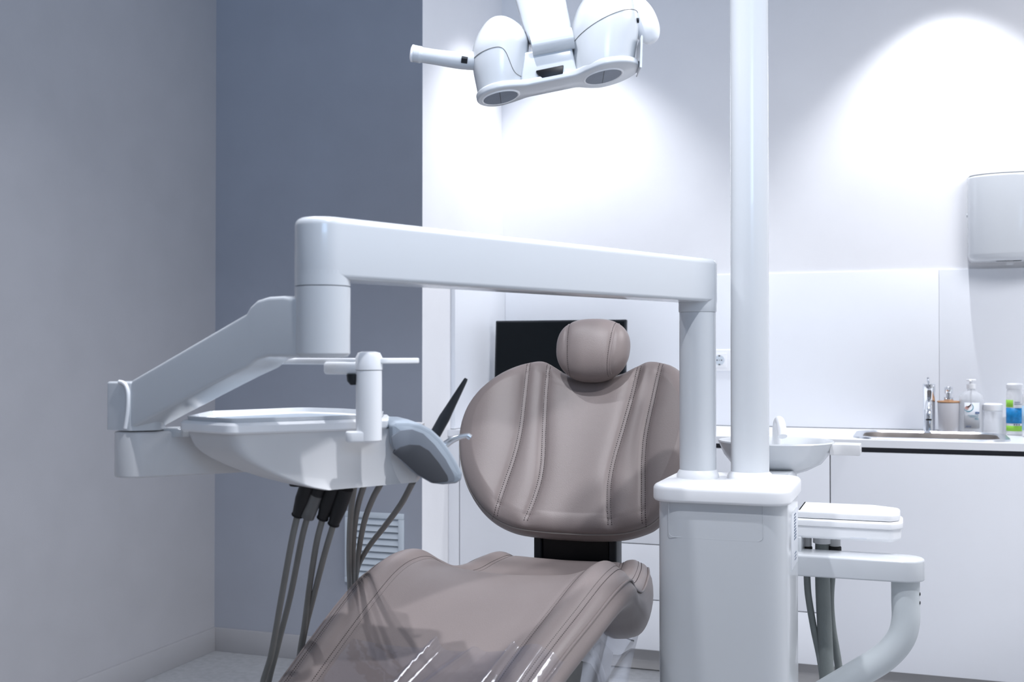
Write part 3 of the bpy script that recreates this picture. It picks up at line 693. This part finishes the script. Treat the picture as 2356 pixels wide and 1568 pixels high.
band = [V2(*q) for q in ((895, 998), (915, 985), (940, 983), (965, 993), (990, 1018), (1015, 1052), (1034, 1088), (1036, 1102), (1008, 1107), (985, 1105), (950, 1084), (916, 1049), (898, 1018))]
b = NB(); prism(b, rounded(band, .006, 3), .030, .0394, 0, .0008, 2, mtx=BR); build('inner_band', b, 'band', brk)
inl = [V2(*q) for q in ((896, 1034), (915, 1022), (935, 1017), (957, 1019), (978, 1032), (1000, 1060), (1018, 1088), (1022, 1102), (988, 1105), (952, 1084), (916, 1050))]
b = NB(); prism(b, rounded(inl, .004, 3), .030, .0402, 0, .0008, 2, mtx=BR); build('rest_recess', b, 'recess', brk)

# connectors with hoses from the head
def bundle(px, py, px2, py2, Z, path, label, grp, fit=0):
    a = at(px, py, Z); c = at(px2, py2, Z + .02)
    d = (c - a)
    t = build('instrument_hose', TB([c - d * .05] + [at(*q) for q in path], .0052, 14, smooth=10), 'hose', deliv)
    if fit == 0:
        build('black_connector', TB([a, a + d * .5, a + d * .52, a + d * .97, a + d * .975, c], lambda q: .0128 if q < .41 else (.0088 if q < .7 else .0098), 20, smooth=0), 'rubber', t)
    elif fit == 1:
        build('black_connector', TB([a, a + d * .3], .0125, 20, smooth=0), 'rubber', t)
        build('clear_coupling', TB([a + d * .3, a + d * .95, c], .0118, 20, smooth=0), mat('smoky_plastic', (.20, .20, .20), .25, trans=.4), t)
    return t
g = 'four front hoses with connectors under the instrument head'
bundle(712, 1105, 684, 1185, 1.80, [(672, 1240, 1.83), (650, 1360, 1.88), (625, 1500, 1.93), (598, 1610, 1.96), (600, 1800, 2.02)], 'leftmost hose under the instrument head, with a stepped black connector', g)
bundle(738, 1112, 707, 1188, 1.80, [(694, 1240, 1.85), (668, 1370, 1.93), (638, 1490, 1.97), (612, 1610, 2.0), (608, 1800, 2.04)], 'second hose from the left, with a smoky translucent coupling', g, 1)
bundle(768, 1116, 742, 1192, 1.80, [(728, 1250, 1.85), (712, 1350, 1.95), (700, 1440, 2.03), (690, 1500, 2.08), (672, 1650, 2.12), (665, 1780, 2.15)], 'third hose from the left, with a stepped black connector', g)
bundle(795, 1122, 767, 1206, 1.80, [(748, 1270, 1.86), (722, 1370, 1.97), (702, 1450, 2.05), (692, 1520, 2.10), (690, 1650, 2.14), (690, 1780, 2.17)], 'fourth hose from the left, pale, next to the rightmost black connector', g)
g = 'four plain hoses curving behind the chair legrest'
for lb, pts_ in (('plain hose nearly vertical under the instrument head, leftmost of the four curving ones', [(815, 1116, 1.84), (808, 1170, 1.95), (804, 1230, 2.08), (803, 1300, 2.25), (806, 1380, 2.42), (808, 1470, 2.45)]),
                 ('plain hose curving gently beside the nearly vertical one', [(838, 1114, 1.84), (824, 1160, 1.95), (815, 1220, 2.10), (812, 1290, 2.26), (812, 1370, 2.44), (812, 1470, 2.47)]),
                 ('plain hose crossing the left part of the ventilation grille', [(876, 1112, 1.84), (856, 1150, 1.92), (838, 1200, 2.04), (825, 1270, 2.24), (818, 1340, 2.42), (816, 1470, 2.50)]),
                 ('plain hose with the widest bow, crossing the middle of the ventilation grille', [(950, 1108, 1.86), (922, 1160, 1.94), (885, 1210, 2.05), (845, 1262, 2.22), (822, 1310, 2.38), (818, 1370, 2.48), (818, 1470, 2.53)])):
    P_ = [at(*q) for q in pts_]; build('instrument_hose', TB(P_, .0052, 14, smooth=10), 'hose', deliv)
# instruments held in the rest
Zi = 1.86
a = at(995, 1010, Zi); c = at(1073, 870, Zi)
tag(build('black_handpiece', TB([a - (c - a) * .25, a, a.lerp(c, .25), a.lerp(c, .42), a.lerp(c, .7), a.lerp(c, .97), c], lambda q: .0092 if q < .45 else max(.0022, .0092 - .0075 * (q - .45) / .50), 20, smooth=5), 'charcoal', loc=a),
    'black tapered pointed handpiece leaning up from the grey instrument rest', 'dental instrument')
P_ = [at(*q) for q in ((1000, 1040, Zi - .03), (1022, 1024, Zi - .02), (1040, 1012, Zi - .02), (1058, 1005, Zi - .02), (1078, 1001, Zi - .02))]
t = thing('syringe_tip', 'slim curved metal syringe tip sticking out of the grey instrument rest', 'dental instrument', P_[0])
build('metal_tube', TB(P_, lambda q: .0068 - .0030 * q, 16, smooth=6), 'steel_rim', t)
build('nozzle', TB([at(1075, 1001, Zi - .02), at(1083, 1006, Zi - .02)], .0047, 12, smooth=0), 'steel_rim', t)

# ------------------------------------------------------------------ operatory light
t = thing('operatory_light', 'white twin-pod overhead dental lamp on a tall pole rising from the unit column', 'dental lamp', LP + Vector((0, 0, TOP)))
pole_top = 2.12
po = build('pole', LT([(.0385, TOP), (.0385, pole_top)], LP, 56), 'white', t)
build('pole_collar', LT([(.0385, TOP), (.046, TOP), (.046, TOP + .004), (.044, TOP + .009), (.0395, TOP + .013), (.0385, TOP + .014)], LP, 56), 'white_b', po)
AE = zz(1215, 2.25)
build('upper_arm', PR(stadium(AE, LP, .035, .042, 18), pole_top + .001, pole_top + .06, .006, .012, 5), 'white', t)
# head frame
hc = at(1270, 195, 2.22); roll = math.radians(11.5); tipf = math.radians(6)
X_ = (RT * math.cos(roll) + UP * math.sin(roll)).normalized()
Zl = (UP * math.cos(roll) - RT * math.sin(roll)).normalized()
Y_ = Zl.cross(X_).normalized()
Rm = Matrix((X_, Y_, Zl)).transposed().to_4x4()
HM = Matrix.Translation(hc) @ Rm @ Matrix.Rotation(-tipf, 4, 'X')
U = 2.22 / FOC
def fine(prof, n=34):                    # smooth a lathe-like profile by arc length
    P = [Vector(q) if len(q) == 3 else Vector((*q, 0)) for q in prof]; return [tuple(q) for q in smooth_path(P, 4)]
def pod(cx, prof, dy=1.12, sk=0, n=64):
    b = NB(); rings = []
    for r, z, sx_ in fine(prof):
        rings.append([HM @ Vector(((cx + sx_ + r * math.cos(2 * PI * i / n)) * U, r * dy * math.sin(2 * PI * i / n) * U, z * U)) for i in range(n)])
    return loft(b, rings)
podL = [(46, 0, 0), (51, 3, 0), (54, 14, 2), (58, 32, 6), (63, 60, 11), (66, 85, 16), (67, 105, 20), (63, 125, 23), (54, 145, 26), (41, 162, 27), (27, 175, 27), (12, 183, 27), (2, 185, 27)]
podR = [(62, 0, 2), (67, 3, 3), (70, 14, 6), (74, 40, 12), (78, 75, 21), (79, 105, 27), (75, 135, 33), (66, 160, 38), (52, 180, 42), (34, 193, 44), (14, 200, 45), (2, 201, 45)]
hd_ = build('lamp_pod', pod(-120, podL), 'white', t, 60)
build('lamp_pod', pod(120, podR), 'white', t, 60)
# seams running round the pods
def pod_seam(cx, prof, zf_, a0, a1):
    pts_ = []
    for i in range(49):
        a = a0 + (a1 - a0) * i / 48; z = zf_(math.cos(a)); r = spline([(q[1], q[0]) for q in prof], z) + .3; sx_ = spline([(q[1], q[2]) for q in prof], z)
        pts_.append(HM @ Vector(((cx + sx_ + r * math.cos(a)) * U, r * 1.12 * math.sin(a) * U, z * U)))
    return TB(pts_, .0007, 6, smooth=0)
build('shell_seam', pod_seam(-120, podL, lambda c: 88 - 66 / (1 + math.exp(-(c - .35) * 9)), -PI, .1), 'hose', hd_)
build('shell_seam', pod_seam(120, podR, lambda c: 100 + 22 * c, -PI, .3), 'hose', hd_)
# bridge: thin saddle-shaped foot plate joining the pods
N2 = 60; outl = []
def hwid_(x):                            # half depth of the foot plate along the lamp
    if x < -60: return math.sqrt(max(0, 1 - ((x + 120) / 57) ** 2)) * 64 if x < -120 else 64 - 22 * ((x + 120) / 60) ** 1.5
    if x > 60: return math.sqrt(max(0, 1 - ((x - 120) / 86) ** 2)) * 80 if x > 120 else 80 - 38 * ((120 - x) / 60) ** 1.5
    return 42
xs = [-177 + (206 + 177) * (.5 - .5 * math.cos(PI * i / N2)) for i in range(N2 + 1)]
outl = [Vector((x * U, -hwid_(x) * U)) for x in xs] + [Vector((x * U, hwid_(x) * U)) for x in xs[-2:0:-1]]
b = NB(); prism(b, outl, -.004, .010, .004, .004, 4, mtx=HM); build('foot_plate', b, 'white', t, 50)
b = NB(); box(b, -70 * U, 60 * U, -34 * U, 40 * U, 8 * U, 78 * U, bev=.006, seg=3); b.transform(HM); build('bridge_housing', b, 'white', t)
b = NB(); wv = rounded([(-34 * U, 26 * U), (32 * U, 26 * U), (26 * U, 6 * U), (-22 * U, 6 * U)], .002, 3)
prism(b, wv, 34.5 * U, 43 * U, 0, .001, 2, mtx=HM @ Matrix(((1, 0, 0, 0), (0, 0, -1, 0), (0, 1, 0, 0), (0, 0, 0, 1)))); build('sensor_window', b, 'black', t)
for cx, r in ((-122, 40), (120, 42)):
    b = NB(); lathe(b, [(r * U, -.0055), (r * U, -.002)], None, 40, mtx=HM @ Matrix.Translation((cx * U, 0, 0))); ln = build('lamp_lens', b, 'lens', t)
    b = NB(); box(b, (cx - 1) * U, (cx) * U, -r * .95 * U, r * .95 * U, -.0059, -.0054); b.transform(HM); build('lens_seam', b, 'charcoal', ln)
    b = NB(); rg = []
    for rr2, z in ((r + .5, -.0052), (r + 3, -.0062), (r + 6, -.0045), (r + 7, -.0025)): rg.append([HM @ Vector((cx * U + rr2 * U * math.cos(a), rr2 * U * math.sin(a), z)) for a in [2 * PI * i / 40 for i in range(40)]])
    loft(b, rg, cap=False); build('lens_ring', b, 'white_b', ln)
# left handle
hA, hB, hC = at(1092, 140, 2.22), at(1020, 134, 2.22), at(952, 123, 2.22)
hn = build('handle', TB([hA, at(1060, 139, 2.22), hB, at(975, 127, 2.22), hC], lambda q: .0185 - .0035 * min(q / .6, 1) + (.0015 if q > .8 else 0), 24, smooth=8), 'white', t)
hdir = (hC - hB).normalized(); build('handle_tip', TB([hC + hdir * .0003, hC + hdir * .004, hC + hdir * .006], lambda q: .0168 if q < .6 else .013, 24, smooth=0), 'white_b', hn)
build('handle_slot', TB([at(1062, 136, 2.205), at(1076, 138, 2.205)], .0075, 4, smooth=0), 'charcoal', hn)
# right end cap and side shield
e1 = at(1478, 46, 2.24)
b = NB(); lathe(b, [(q[0], q[1]) for q in fine([(.002, -.051), (.014, -.046), (.024, -.03), (.028, -.008), (.027, .015), (.020, .036), (.010, .047), (.001, .05)])], None, 40, mtx=Matrix.Translation(e1) @ Rm @ Matrix.Rotation(math.radians(-14), 4, 'Y')); build('end_cap', b, 'white_b', t, 60)
b = NB(); a_ = at(1472, 100, 2.2); prism(b, rounded([(.001, 0), (.003, .06), (.005, .064), (.007, .06), (.005, 0)], .0008, 2), -.038, .038, mtx=Matrix.Translation(at(1466, 166, 2.22)) @ Matrix(((RT.x, 0, F0.x, 0), (RT.y, 0, F0.y, 0), (0, 1, 0, 0), (0, 0, 0, 1)))); build('side_shield', b, 'white', t)
build('pivot_screw', TB([at(1463, 47, 2.20), at(1470, 47, 2.20)], .005, 8, smooth=0), 'charcoal', t)
# drop arm from the upper arm down to the bridge
def drop(px0, px1, py, Zc, dpt=.05):
    a = at(px0, py, Zc); c = at(px1, py, Zc); m_ = (a + c) / 2; hw_ = (c - a).length / 2
    return [m_ + RT * q.x + F0 * q.y for q in rrect(-hw_, hw_, -dpt / 2, dpt / 2, .012, 5)]
b = NB(); loft(b, [drop(1170, 1275, -165, 2.24), drop(1175, 1282, -80, 2.24), drop(1186, 1300, 0, 2.235), drop(1203, 1312, 60, 2.23), drop(1216, 1316, 98, 2.225), drop(1228, 1310, 118, 2.222)])
build('drop_arm', b, 'white', t, 40)
b = NB(); tube(b, [at(1222, 106, 2.20), at(1318, 88, 2.20)], .021, 20, smooth=0); build('tilt_barrel', b, 'white', t)

# ------------------------------------------------------------------ dental chair
XC = -.80
t = chair = thing('dental_chair', 'taupe leatherette dental chair with stitched backrest, headrest and curved legrest', 'dental chair', (XC, 2.3, 0))
B0 = Vector((XC, 2.635, .776)); vv = Vector((0, .253, .404)).normalized(); uu = Vector((1, 0, 0)); nn = uu.cross(vv)   # plane of the backrest
half = [(0, .0), (.063, .001), (.144, .010), (.215, .043), (.275, .103), (.317, .18), (.338, .26), (.337, .33), (.312, .39), (.265, .44), (.206, .474), (.150, .486), (.115, .470), (.08, .449), (.04, .437), (0, .434)]
full = half + [(-x, y) for x, y in half[-2:0:-1]]
sm_ = [Vector((q.x, q.y)) for q in smooth_path([Vector((x, y, 0)) for x, y in full + full[:1]], 14)][:-1]
def resample(pts, n):
    L = [0]; 
    for i in range(len(pts)): L.append(L[-1] + (pts[(i + 1) % len(pts)] - pts[i]).length)
    out = []; j = 0
    for k in range(n):
        s = L[-1] * k / n
        while L[j + 1] < s: j += 1
        f = (s - L[j]) / (L[j + 1] - L[j]); out.append(pts[j].lerp(pts[(j + 1) % len(pts)], f))
    return out
NA, NR = 360, 110
sm_ = [Vector((q.x if q.x < .2 else .2 + (q.x - .2) * .70, q.y)) for q in sm_]
ol = resample(sm_, NA)
seam_o = [(.186, .0), (.180, .47), (.172, .37), (.165, .27), (.168, .195), (.176, .12), (.187, .03)]
seam_o = [(.182, .50), (.180, .47), (.172, .37), (.165, .27), (.168, .195), (.177, .12), (.187, .04), (.19, .02)]
seam_i = [(.130, .50), (.125, .476), (.116, .38), (.104, .283), (.092, .19), (.090, .13), (.097, .07), (.106, .025), (.108, .01)]
def seam_x(tab, v):
    tb_ = sorted([(y, x) for x, y in tab]); return spline(tb_, v)
from mathutils.kdtree import KDTree
kd = KDTree(len(ol)); [kd.insert((q.x, q.y, 0), i) for i, q in enumerate(ol)]; kd.balance()
def front_h(u, v):
    d = kd.find((u, v, 0))[2]
    e = min(d / .045, 1); h = .030 * math.sqrt(max(0, 1 - (1 - e) ** 2))
    h += .014 * math.exp(-((abs(u) - .26) / .06) ** 2) * e
    h -= .010 * math.exp(-(u / .09) ** 2) * e
    for tb_ in (seam_o, seam_i):
        ds = abs(abs(u) - seam_x(tb_, v))
        h -= (.0085 * math.exp(-(ds / .0085) ** 2) + .0068 * math.exp(-(ds / .024) ** 2)) * min(e * 1.4, 1)
        h += .0042 * math.exp(-(ds / .0034) ** 2) * e
    return h
TH = .055
def bk(u, v, h): return B0 + uu * u + vv * v + nn * h
b = NB(); c0 = Vector((0, .235)); rings = []
vc = b.verts.new(bk(c0.x, c0.y, front_h(c0.x, c0.y))); prev = None
for r in range(1, NR + 1):
    f = r / NR; f = 1 - (1 - f) ** 1.25
    cur = [b.verts.new(bk(*(c0 + (q - c0) * f), front_h(*(c0 + (q - c0) * f)) if r < NR else 0)) for q in ol]
    for i in range(NA):
        j = (i + 1) % NA
        if prev: b.faces.new((prev[i], prev[j], cur[j], cur[i]))
        else: b.faces.new((vc, cur[i], cur[j]))
    prev = cur
front_edge = prev
for d, h in ((-.001, -.002), (-.006, -.014), (-.007, -.028), (.002, -.043), (.016, -.052), (.04, -.056)):
    q2 = inset(ol, d); cur = [b.verts.new(bk(q.x, q.y, h)) for q in q2]
    for i in range(NA):
        j = (i + 1) % NA; b.faces.new((prev[i], prev[j], cur[j], cur[i]))
    prev = cur
vc = b.verts.new(bk(0, .235, -.06))
for i in range(NA): b.faces.new((prev[i], prev[(i + 1) % NA], vc))
back = build('backrest', b, 'leather', t, 70)
# stitching: dashes in two rows along each seam
def dashes(bm, pts, nrm, step=.0052, ln=.0030, wd=.0009):
    acc = 0; last = None
    for p0, p1, n0 in zip(pts, pts[1:], nrm):
        d = p1 - p0; L = d.length
        if L < 1e-7: continue
        d.normalize(); s = d.cross(n0).normalized(); pos = (step - acc) if acc else 0
        while pos < L:
            c = p0 + d * pos; vs = [c + d * (a * ln / 2) + s * (b_ * wd) + n0 * e_ for a, b_, e_ in ((-1, -1, 0), (1, -1, 0), (1, 1, 0), (-1, 1, 0), (-.6, 0, .0012), (.6, 0, .0012))]
            V = [bm.verts.new(q) for q in vs]
            for f in ((0, 1, 5, 4), (1, 2, 5), (2, 3, 4, 5), (3, 0, 4), (3, 2, 1, 0)): bm.faces.new([V[i] for i in f])
            pos += step
        acc = L - (pos - step)
for sg in (-1, 1):
    for tb_ in (seam_o, seam_i):
        b = NB()
        for off in (-.0047, .0047):
            P_ = []
            for i in range(241):
                v = .022 + (.476 - .022) * i / 240; u = sg * seam_x(tb_, v) + off
                if kd.find((u, v, 0))[2] < .006 or v > .478: continue
                P_.append(bk(u, v, front_h(u, v) + .0001))
            dashes(b, P_, [nn] * len(P_), step=.0058, ln=.0035, wd=.0012)
        build('stitching', b, 'stitch', back)
b = NB(); tube(b, [bk(q.x, q.y, -.001) for q in inset(ol, -.0012)[::3] + [inset(ol, -.0012)[0]]], .0019, 8, smooth=0); build('edge_piping', b, 'piping', back)
# back shell behind and black mount
b = NB(); sh = resample([Vector((q.x * .93, .235 + (q.y - .235) * .93)) for q in ol], 120)
rings = [[bk(q.x, q.y, h) for q in (inset(sh, d) if d else sh)] for d, h in ((0, -.057), (0, -.070), (.02, -.085), (.06, -.095))]
loft(b, rings); build('back_shell', b, 'white', t, 60)
b = NB(); box(b, XC - .088, XC + .088, 2.70, 2.745, .50, .90, bev=.006, seg=3); build('back_mount', b, 'black', t)
b = NB()
for s in (-1, 1): box(b, XC + s * .097 - .010, XC + s * .097 + .010, 2.692, 2.75, .48, .88, bev=.006, seg=3)
build('mount_rail', b, 'charcoal', t)
# headrest
hcn = at(1364, 806, 2.93); HR = Matrix.Translation(hcn) @ Matrix.Rotation(math.radians(-20), 4, 'X')
hw0, hh0, hd0 = .0965, .083, .055
NUu, NVv = 96, 72
def hpt(u, v):                           # squashed, slightly tapering cushion
    th_ = 2 * PI * u; ph = PI * (v - .5)
    sgn = lambda a, p: math.copysign(abs(a) ** p, a)
    cp_ = max(0., math.cos(ph)) ** .75
    x = sgn(math.cos(th_), .80) * cp_; y = sgn(math.sin(th_), .85) * cp_; z = sgn(math.sin(ph), .82)
    wv_ = 1 + .05 * z - .10 * max(0, -z) ** 2
    X = x * hw0 * wv_; Yv = y * hd0; Zv = z * hh0
    if y < 0:
        for s in (-1, 1):
            ds = abs(X - s * (.060 + .006 * z)); Yv += .0045 * math.exp(-(ds / .006) ** 2) * min(1, -y * 1.5)
        
    return HR @ Vector((X, Yv, Zv))
b = NB(); g_ = [[b.verts.new(hpt(i / NUu, j / NVv)) for i in range(NUu)] for j in range(1, NVv)]
for r0, r1 in zip(g_, g_[1:]):
    for i in range(NUu): b.faces.new((r0[i], r0[(i + 1) % NUu], r1[(i + 1) % NUu], r1[i]))
b.faces.new(g_[0][::-1]); b.faces.new(g_[-1])
hr_ = build('headrest', b, 'leather', t, 80)
b = NB(); inv = HR.inverted()
def surf_y(X, Zv):                       # front surface of the headrest at X, Z (local)
    z = max(-1, min(1, (abs(Zv) / hh0))) ** (1 / .82); ph = math.asin(min(1, z)); cp_ = math.cos(ph) ** .75
    wv_ = 1 + .05 * (Zv / hh0) - .10 * max(0, -Zv / hh0) ** 2
    xr = abs(X) / (hw0 * wv_ * cp_) if cp_ > 1e-4 else 2
    if xr >= 1: return None
    c_ = xr ** (1 / .80); s_ = math.sqrt(max(0, 1 - c_ * c_)) ** .85; y = s_ * cp_; Yv = -y * hd0
    for s in (-1, 1):
        ds = abs(X - s * (.060 + .006 * Zv / hh0)); Yv += .0045 * math.exp(-(ds / .006) ** 2) * min(1, y * 1.5)
    return Yv
for s in (-1, 1):
    b = NB()
    for off in (-.0045,):
        P_ = []
        for i in range(120):
            Zv = -hh0 * .93 + hh0 * 1.86 * i / 119; X = s * (.060 + .006 * Zv / hh0 + off)
            y = surf_y(X, Zv)
            if y is not None: P_.append(HR @ Vector((X, y - .0002, Zv)))
        dashes(b, P_, [(HR.to_3x3() @ Vector((0, -1, 0)))] * len(P_))
    build('stitching', b, 'stitch', hr_)
for s in (-1, 1):
    P_ = []
    for i in range(60):
        Zv = -hh0 * .95 + hh0 * 1.9 * i / 59; X = s * (.060 + .006 * Zv / hh0 + .002); y = surf_y(X, Zv)
        if y is not None: P_.append(HR @ Vector((X, y + .0012, Zv)))
    build('seam_piping', TB(P_, .0020, 8, smooth=0), 'leather', hr_)
build('headrest_bar', BX(XC - .03, XC + .03, hcn.y + .045, hcn.y + .058, .95, hcn.z + .02, bev=.004), 'chrome', t)

# seat and legrest: one long cushion swept along the chair
#        y     z     half  crest  thick
stn = [(2.665, .705, .190, .004, .105), (2.62, .716, .203, .010, .120), (2.55, .712, .220, .014, .122), (2.46, .702, .233, .020, .112), (2.38, .706, .243, .026, .092), (2.30, .728, .248, .032, .070),
       (2.22, .760, .259, .034, .060), (2.14, .768, .264, .032, .056), (2.06, .762, .262, .028, .055), (1.95, .738, .252, .022, .054), (1.82, .704, .236, .017, .053), (1.69, .664, .222, .014, .053), (1.50, .595, .208, .012, .053), (1.30, .515, .198, .010, .053), (1.10, .435, .188, .008, .05), (1.06, .418, .180, .004, .045)]
stn = sorted(stn)
def sv(i, y):
    v = spline([(s[0], s[i]) for s in stn], y)
    if i in (2, 4):                      # both ends of the cushion are rounded off
        for ye, r in ((2.665, .055), (1.06, .04)):
            q = min(1, abs(y - ye) / r); c = math.sqrt(max(0, 1 - (1 - q) ** 2)); v *= (.78 + .22 * c) if i == 2 else (.55 + .45 * c)
    return v
NS = 96
SE = (.69, .90)
def top_pt(y, s):
    hw_ = sv(2, y); z = sv(1, y); cr = sv(3, y); a = abs(s)
    h = cr * math.exp(-((a - .80) / .17) ** 2) - cr * .25 * math.exp(-(a / .4) ** 2)
    if a > .86: h -= .016 * (1 - math.sqrt(max(0, 1 - ((a - .86) / .14) ** 2)))
    for k_, sd in enumerate(SE):
        ds = abs(a - sd) * hw_
        h -= .0042 * math.exp(-(ds / .006) ** 2) + (.004 * math.exp(-(ds / .02) ** 2) if k_ == 0 else 0)
        h += .0020 * math.exp(-(ds / .0024) ** 2)
    # round off the two ends
    for ye, r in ((2.665, .05), (1.06, .03)):
        q = abs(y - ye)
        if q < r: h -= .03 * (1 - math.sqrt(max(0, 1 - (1 - q / r) ** 2)))
    return Vector((XC + hw_ * s, y, z + h))
SIDE = [(1.0 * math.sin(PI / 2 * i / 14) ** .9, spline([(0, .004), (.25, .010), (.5, .009), (.75, .0), (.92, -.016), (1.0, -.040)], math.sin(PI / 2 * i / 14) ** .9)) for i in range(1, 15)]
def cross(y):
    hw_ = sv(2, y); th_ = sv(4, y); r = [top_pt(y, -1 + 2 * i / NS) for i in range(NS + 1)]
    zr_ = r[-1].z; zl_ = r[0].z
    for f, dx_ in SIDE:
        r.append(Vector((XC + hw_ + dx_, y, zr_ - (th_) * f)))
    for k_ in range(1, 8): r.append(Vector((XC + (hw_ - .04) * (1 - 2 * k_ / 8), y, zr_ - th_ - .004)))
    for f, dx_ in SIDE[::-1]:
        r.append(Vector((XC - hw_ - dx_, y, zl_ - (th_) * f)))
    return r
ys = [2.665 - .055 * (i / 14) ** 2 for i in range(14)] + [2.610 - (2.610 - 1.10) * (i / 190) for i in range(190)] + [1.06 + .04 * ((8 - i) / 8) ** 2 for i in range(9)]
b = NB(); loft(b, [cross(y) for y in ys]); seat = build('seat_cushion', b, 'leather', t, 70)
for sg in (-1, 1):
    for sd in SE:
        b = NB()
        for off in (-.0040, .0040):
            P_ = []; N_ = []
            for y in [2.63 - (2.63 - 1.08) * i / 300 for i in range(301)]:
                s = sg * sd + off / sv(2, y); q = top_pt(y, s); q2 = top_pt(y - .002, s); q3 = top_pt(y, s + .004)
                n_ = (q3 - q).cross(q2 - q).normalized(); n_ = n_ if n_.z > 0 else -n_
                P_.append(q + n_ * .0001); N_.append(n_)
            dashes(b, P_, N_, step=.0056, wd=.0008)
        build('stitching', b, 'stitch', seat)
for sg in (-1, 1):
    P_ = [top_pt(y, sg * .995) + Vector((sg * .001, 0, .0006)) for y in [2.655 - (2.655 - 1.08) * i / 120 for i in range(121)]]
    build('edge_piping', TB(P_, .0026, 8, smooth=0), 'leather', seat)
# white frame below the seat
b = NB()
fr_ = [(2.50, .600, .10), (2.40, .615, .13), (2.28, .622, .15), (2.15, .640, .16), (2.0, .640, .16), (1.85, .600, .15), (1.7, .555, .14), (1.5, .49, .13), (1.3, .42, .12)]
loft(b, [[Vector((XC + q.x, y, z - .035 + q.y)) for q in rrect(-w_, w_, -.035, .035, .02, 4)] for y, z, w_ in fr_]); build('seat_frame', b, 'shell', t, 50)
# rounded side shell of the lifting mechanism, its grey inner body and the floor base
def side_plate(pts_, x0, x1, m_, nm, r=.02, bev=.006, par=None):
    b = NB(); prism(b, rounded(pts_, r, 5), x0, x1, bev, bev, 3, mtx=Matrix(((0, 0, 1, 0), (1, 0, 0, 0), (0, 1, 0, 0), (0, 0, 0, 1)))); return build(nm, b, m_, par or t)
def sp(px, py, X):                       # (y, z) of a point on the vertical plane x = X
    d = FW + RT * ((px - 1178) / FOC) + UC * ((784 - py) / FOC); k_ = X / d.x; return (d.y * k_, 1.21 + d.z * k_)
xs_ = XC + .165
side_plate([sp(*q, xs_) for q in ((1352, 1420), (1385, 1392), (1412, 1393), (1432, 1406), (1450, 1438), (1463, 1470), (1458, 1492), (1434, 1507), (1413, 1500), (1388, 1472), (1350, 1450))], XC - .15, xs_, 'white_b', 'lift_shell', .02, .012)
side_plate([sp(*q, xs_ - .006) for q in ((1330, 1440), (1385, 1462), (1414, 1496), (1408, 1530), (1400, 1580), (1392, 1700), (1280, 1700), (1290, 1500))], XC - .14, xs_ - .006, 'shell', 'lift_cover', .02)
build('cover_rim', TB([Vector((xs_ - .004, *sp(*q, xs_ - .004))) for q in ((1318, 1478), (1345, 1484), (1365, 1502), (1378, 1530), (1389, 1568), (1396, 1620))], .007, 12), 'white_b', t)
side_plate([sp(*q, xs_ - .002) for q in ((1300, 1515), (1340, 1519), (1362, 1525), (1374, 1545), (1382, 1575), (1386, 1700), (1270, 1700))], XC - .13, xs_ - .002, 'hose', 'lift_core', .02)
side_plate([(1.78, .35), (2.45, .38), (2.50, .02), (1.9, .02)], XC - .13, XC + .14, 'shell', 'lift_column', .03)
build('floor_base', PR(rrect(XC - .22, XC + .22, 1.75, 2.75, .12, 8), 0, .075, .004, .03, 4), 'shell', t)
build('mount_bracket', BX(XC - .07, XC + .07, 2.45, 2.73, .50, .57, bev=.01), 'charcoal', t)

# clear protective film on the legrest and by the chair base
b = NB(); rows = []
for i in range(60):
    y = 1.80 - (1.80 - 1.15) * i / 59; row = []
    for j in range(160):
        s = -.60 + 1.64 * j / 159; q = top_pt(y + .02 * s * .5, max(-1, min(1, s)))
        wv_ = noise.noise(Vector((q.x * 9, q.y * 4, 1))) * .005 + .007
        fold = .022 * math.exp(-((q.x - (XC + .015 - (1.80 - y) * .12)) / .009) ** 2) + .016 * math.exp(-((q.x - (XC + .155 - (1.80 - y) * .10)) / .008) ** 2) + .010 * math.exp(-((q.x - (XC + .085 - (1.80 - y) * .35)) / .012) ** 2)
        row.append(Vector((XC + sv(2, y) * s * 1.01, q.y, q.z + max(.003, wv_ + fold))))
    rows.append(row)
loft(b, rows, closed=False); tag(build('protective_film', b, 'film', loc=(XC, 1.5, .6)), 'clear crinkled plastic film laid over the lower legrest cushion', 'plastic cover')
b = NB(); rows = []
for i in range(30):
    f = i / 29; row = []
    for j in range(24):
        g2 = j / 23; px = (1345 - 25 * f) * (1 - g2) + (1474 - 40 * f) * g2; py = (1462 + 190 * f) * (1 - g2) + (1436 + 214 * f) * g2
        X = XC + .186; y, z = sp(px, py, X); row.append(Vector((X + .004 * math.sin(9 * g2 + 4 * f), y, z)))
    rows.append(row)
loft(b, rows, closed=False); tag(build('protective_film', b, fm2, loc=(XC + .17, 2.2, .45)), 'clear plastic sheet hanging beside the white chair base', 'plastic cover')
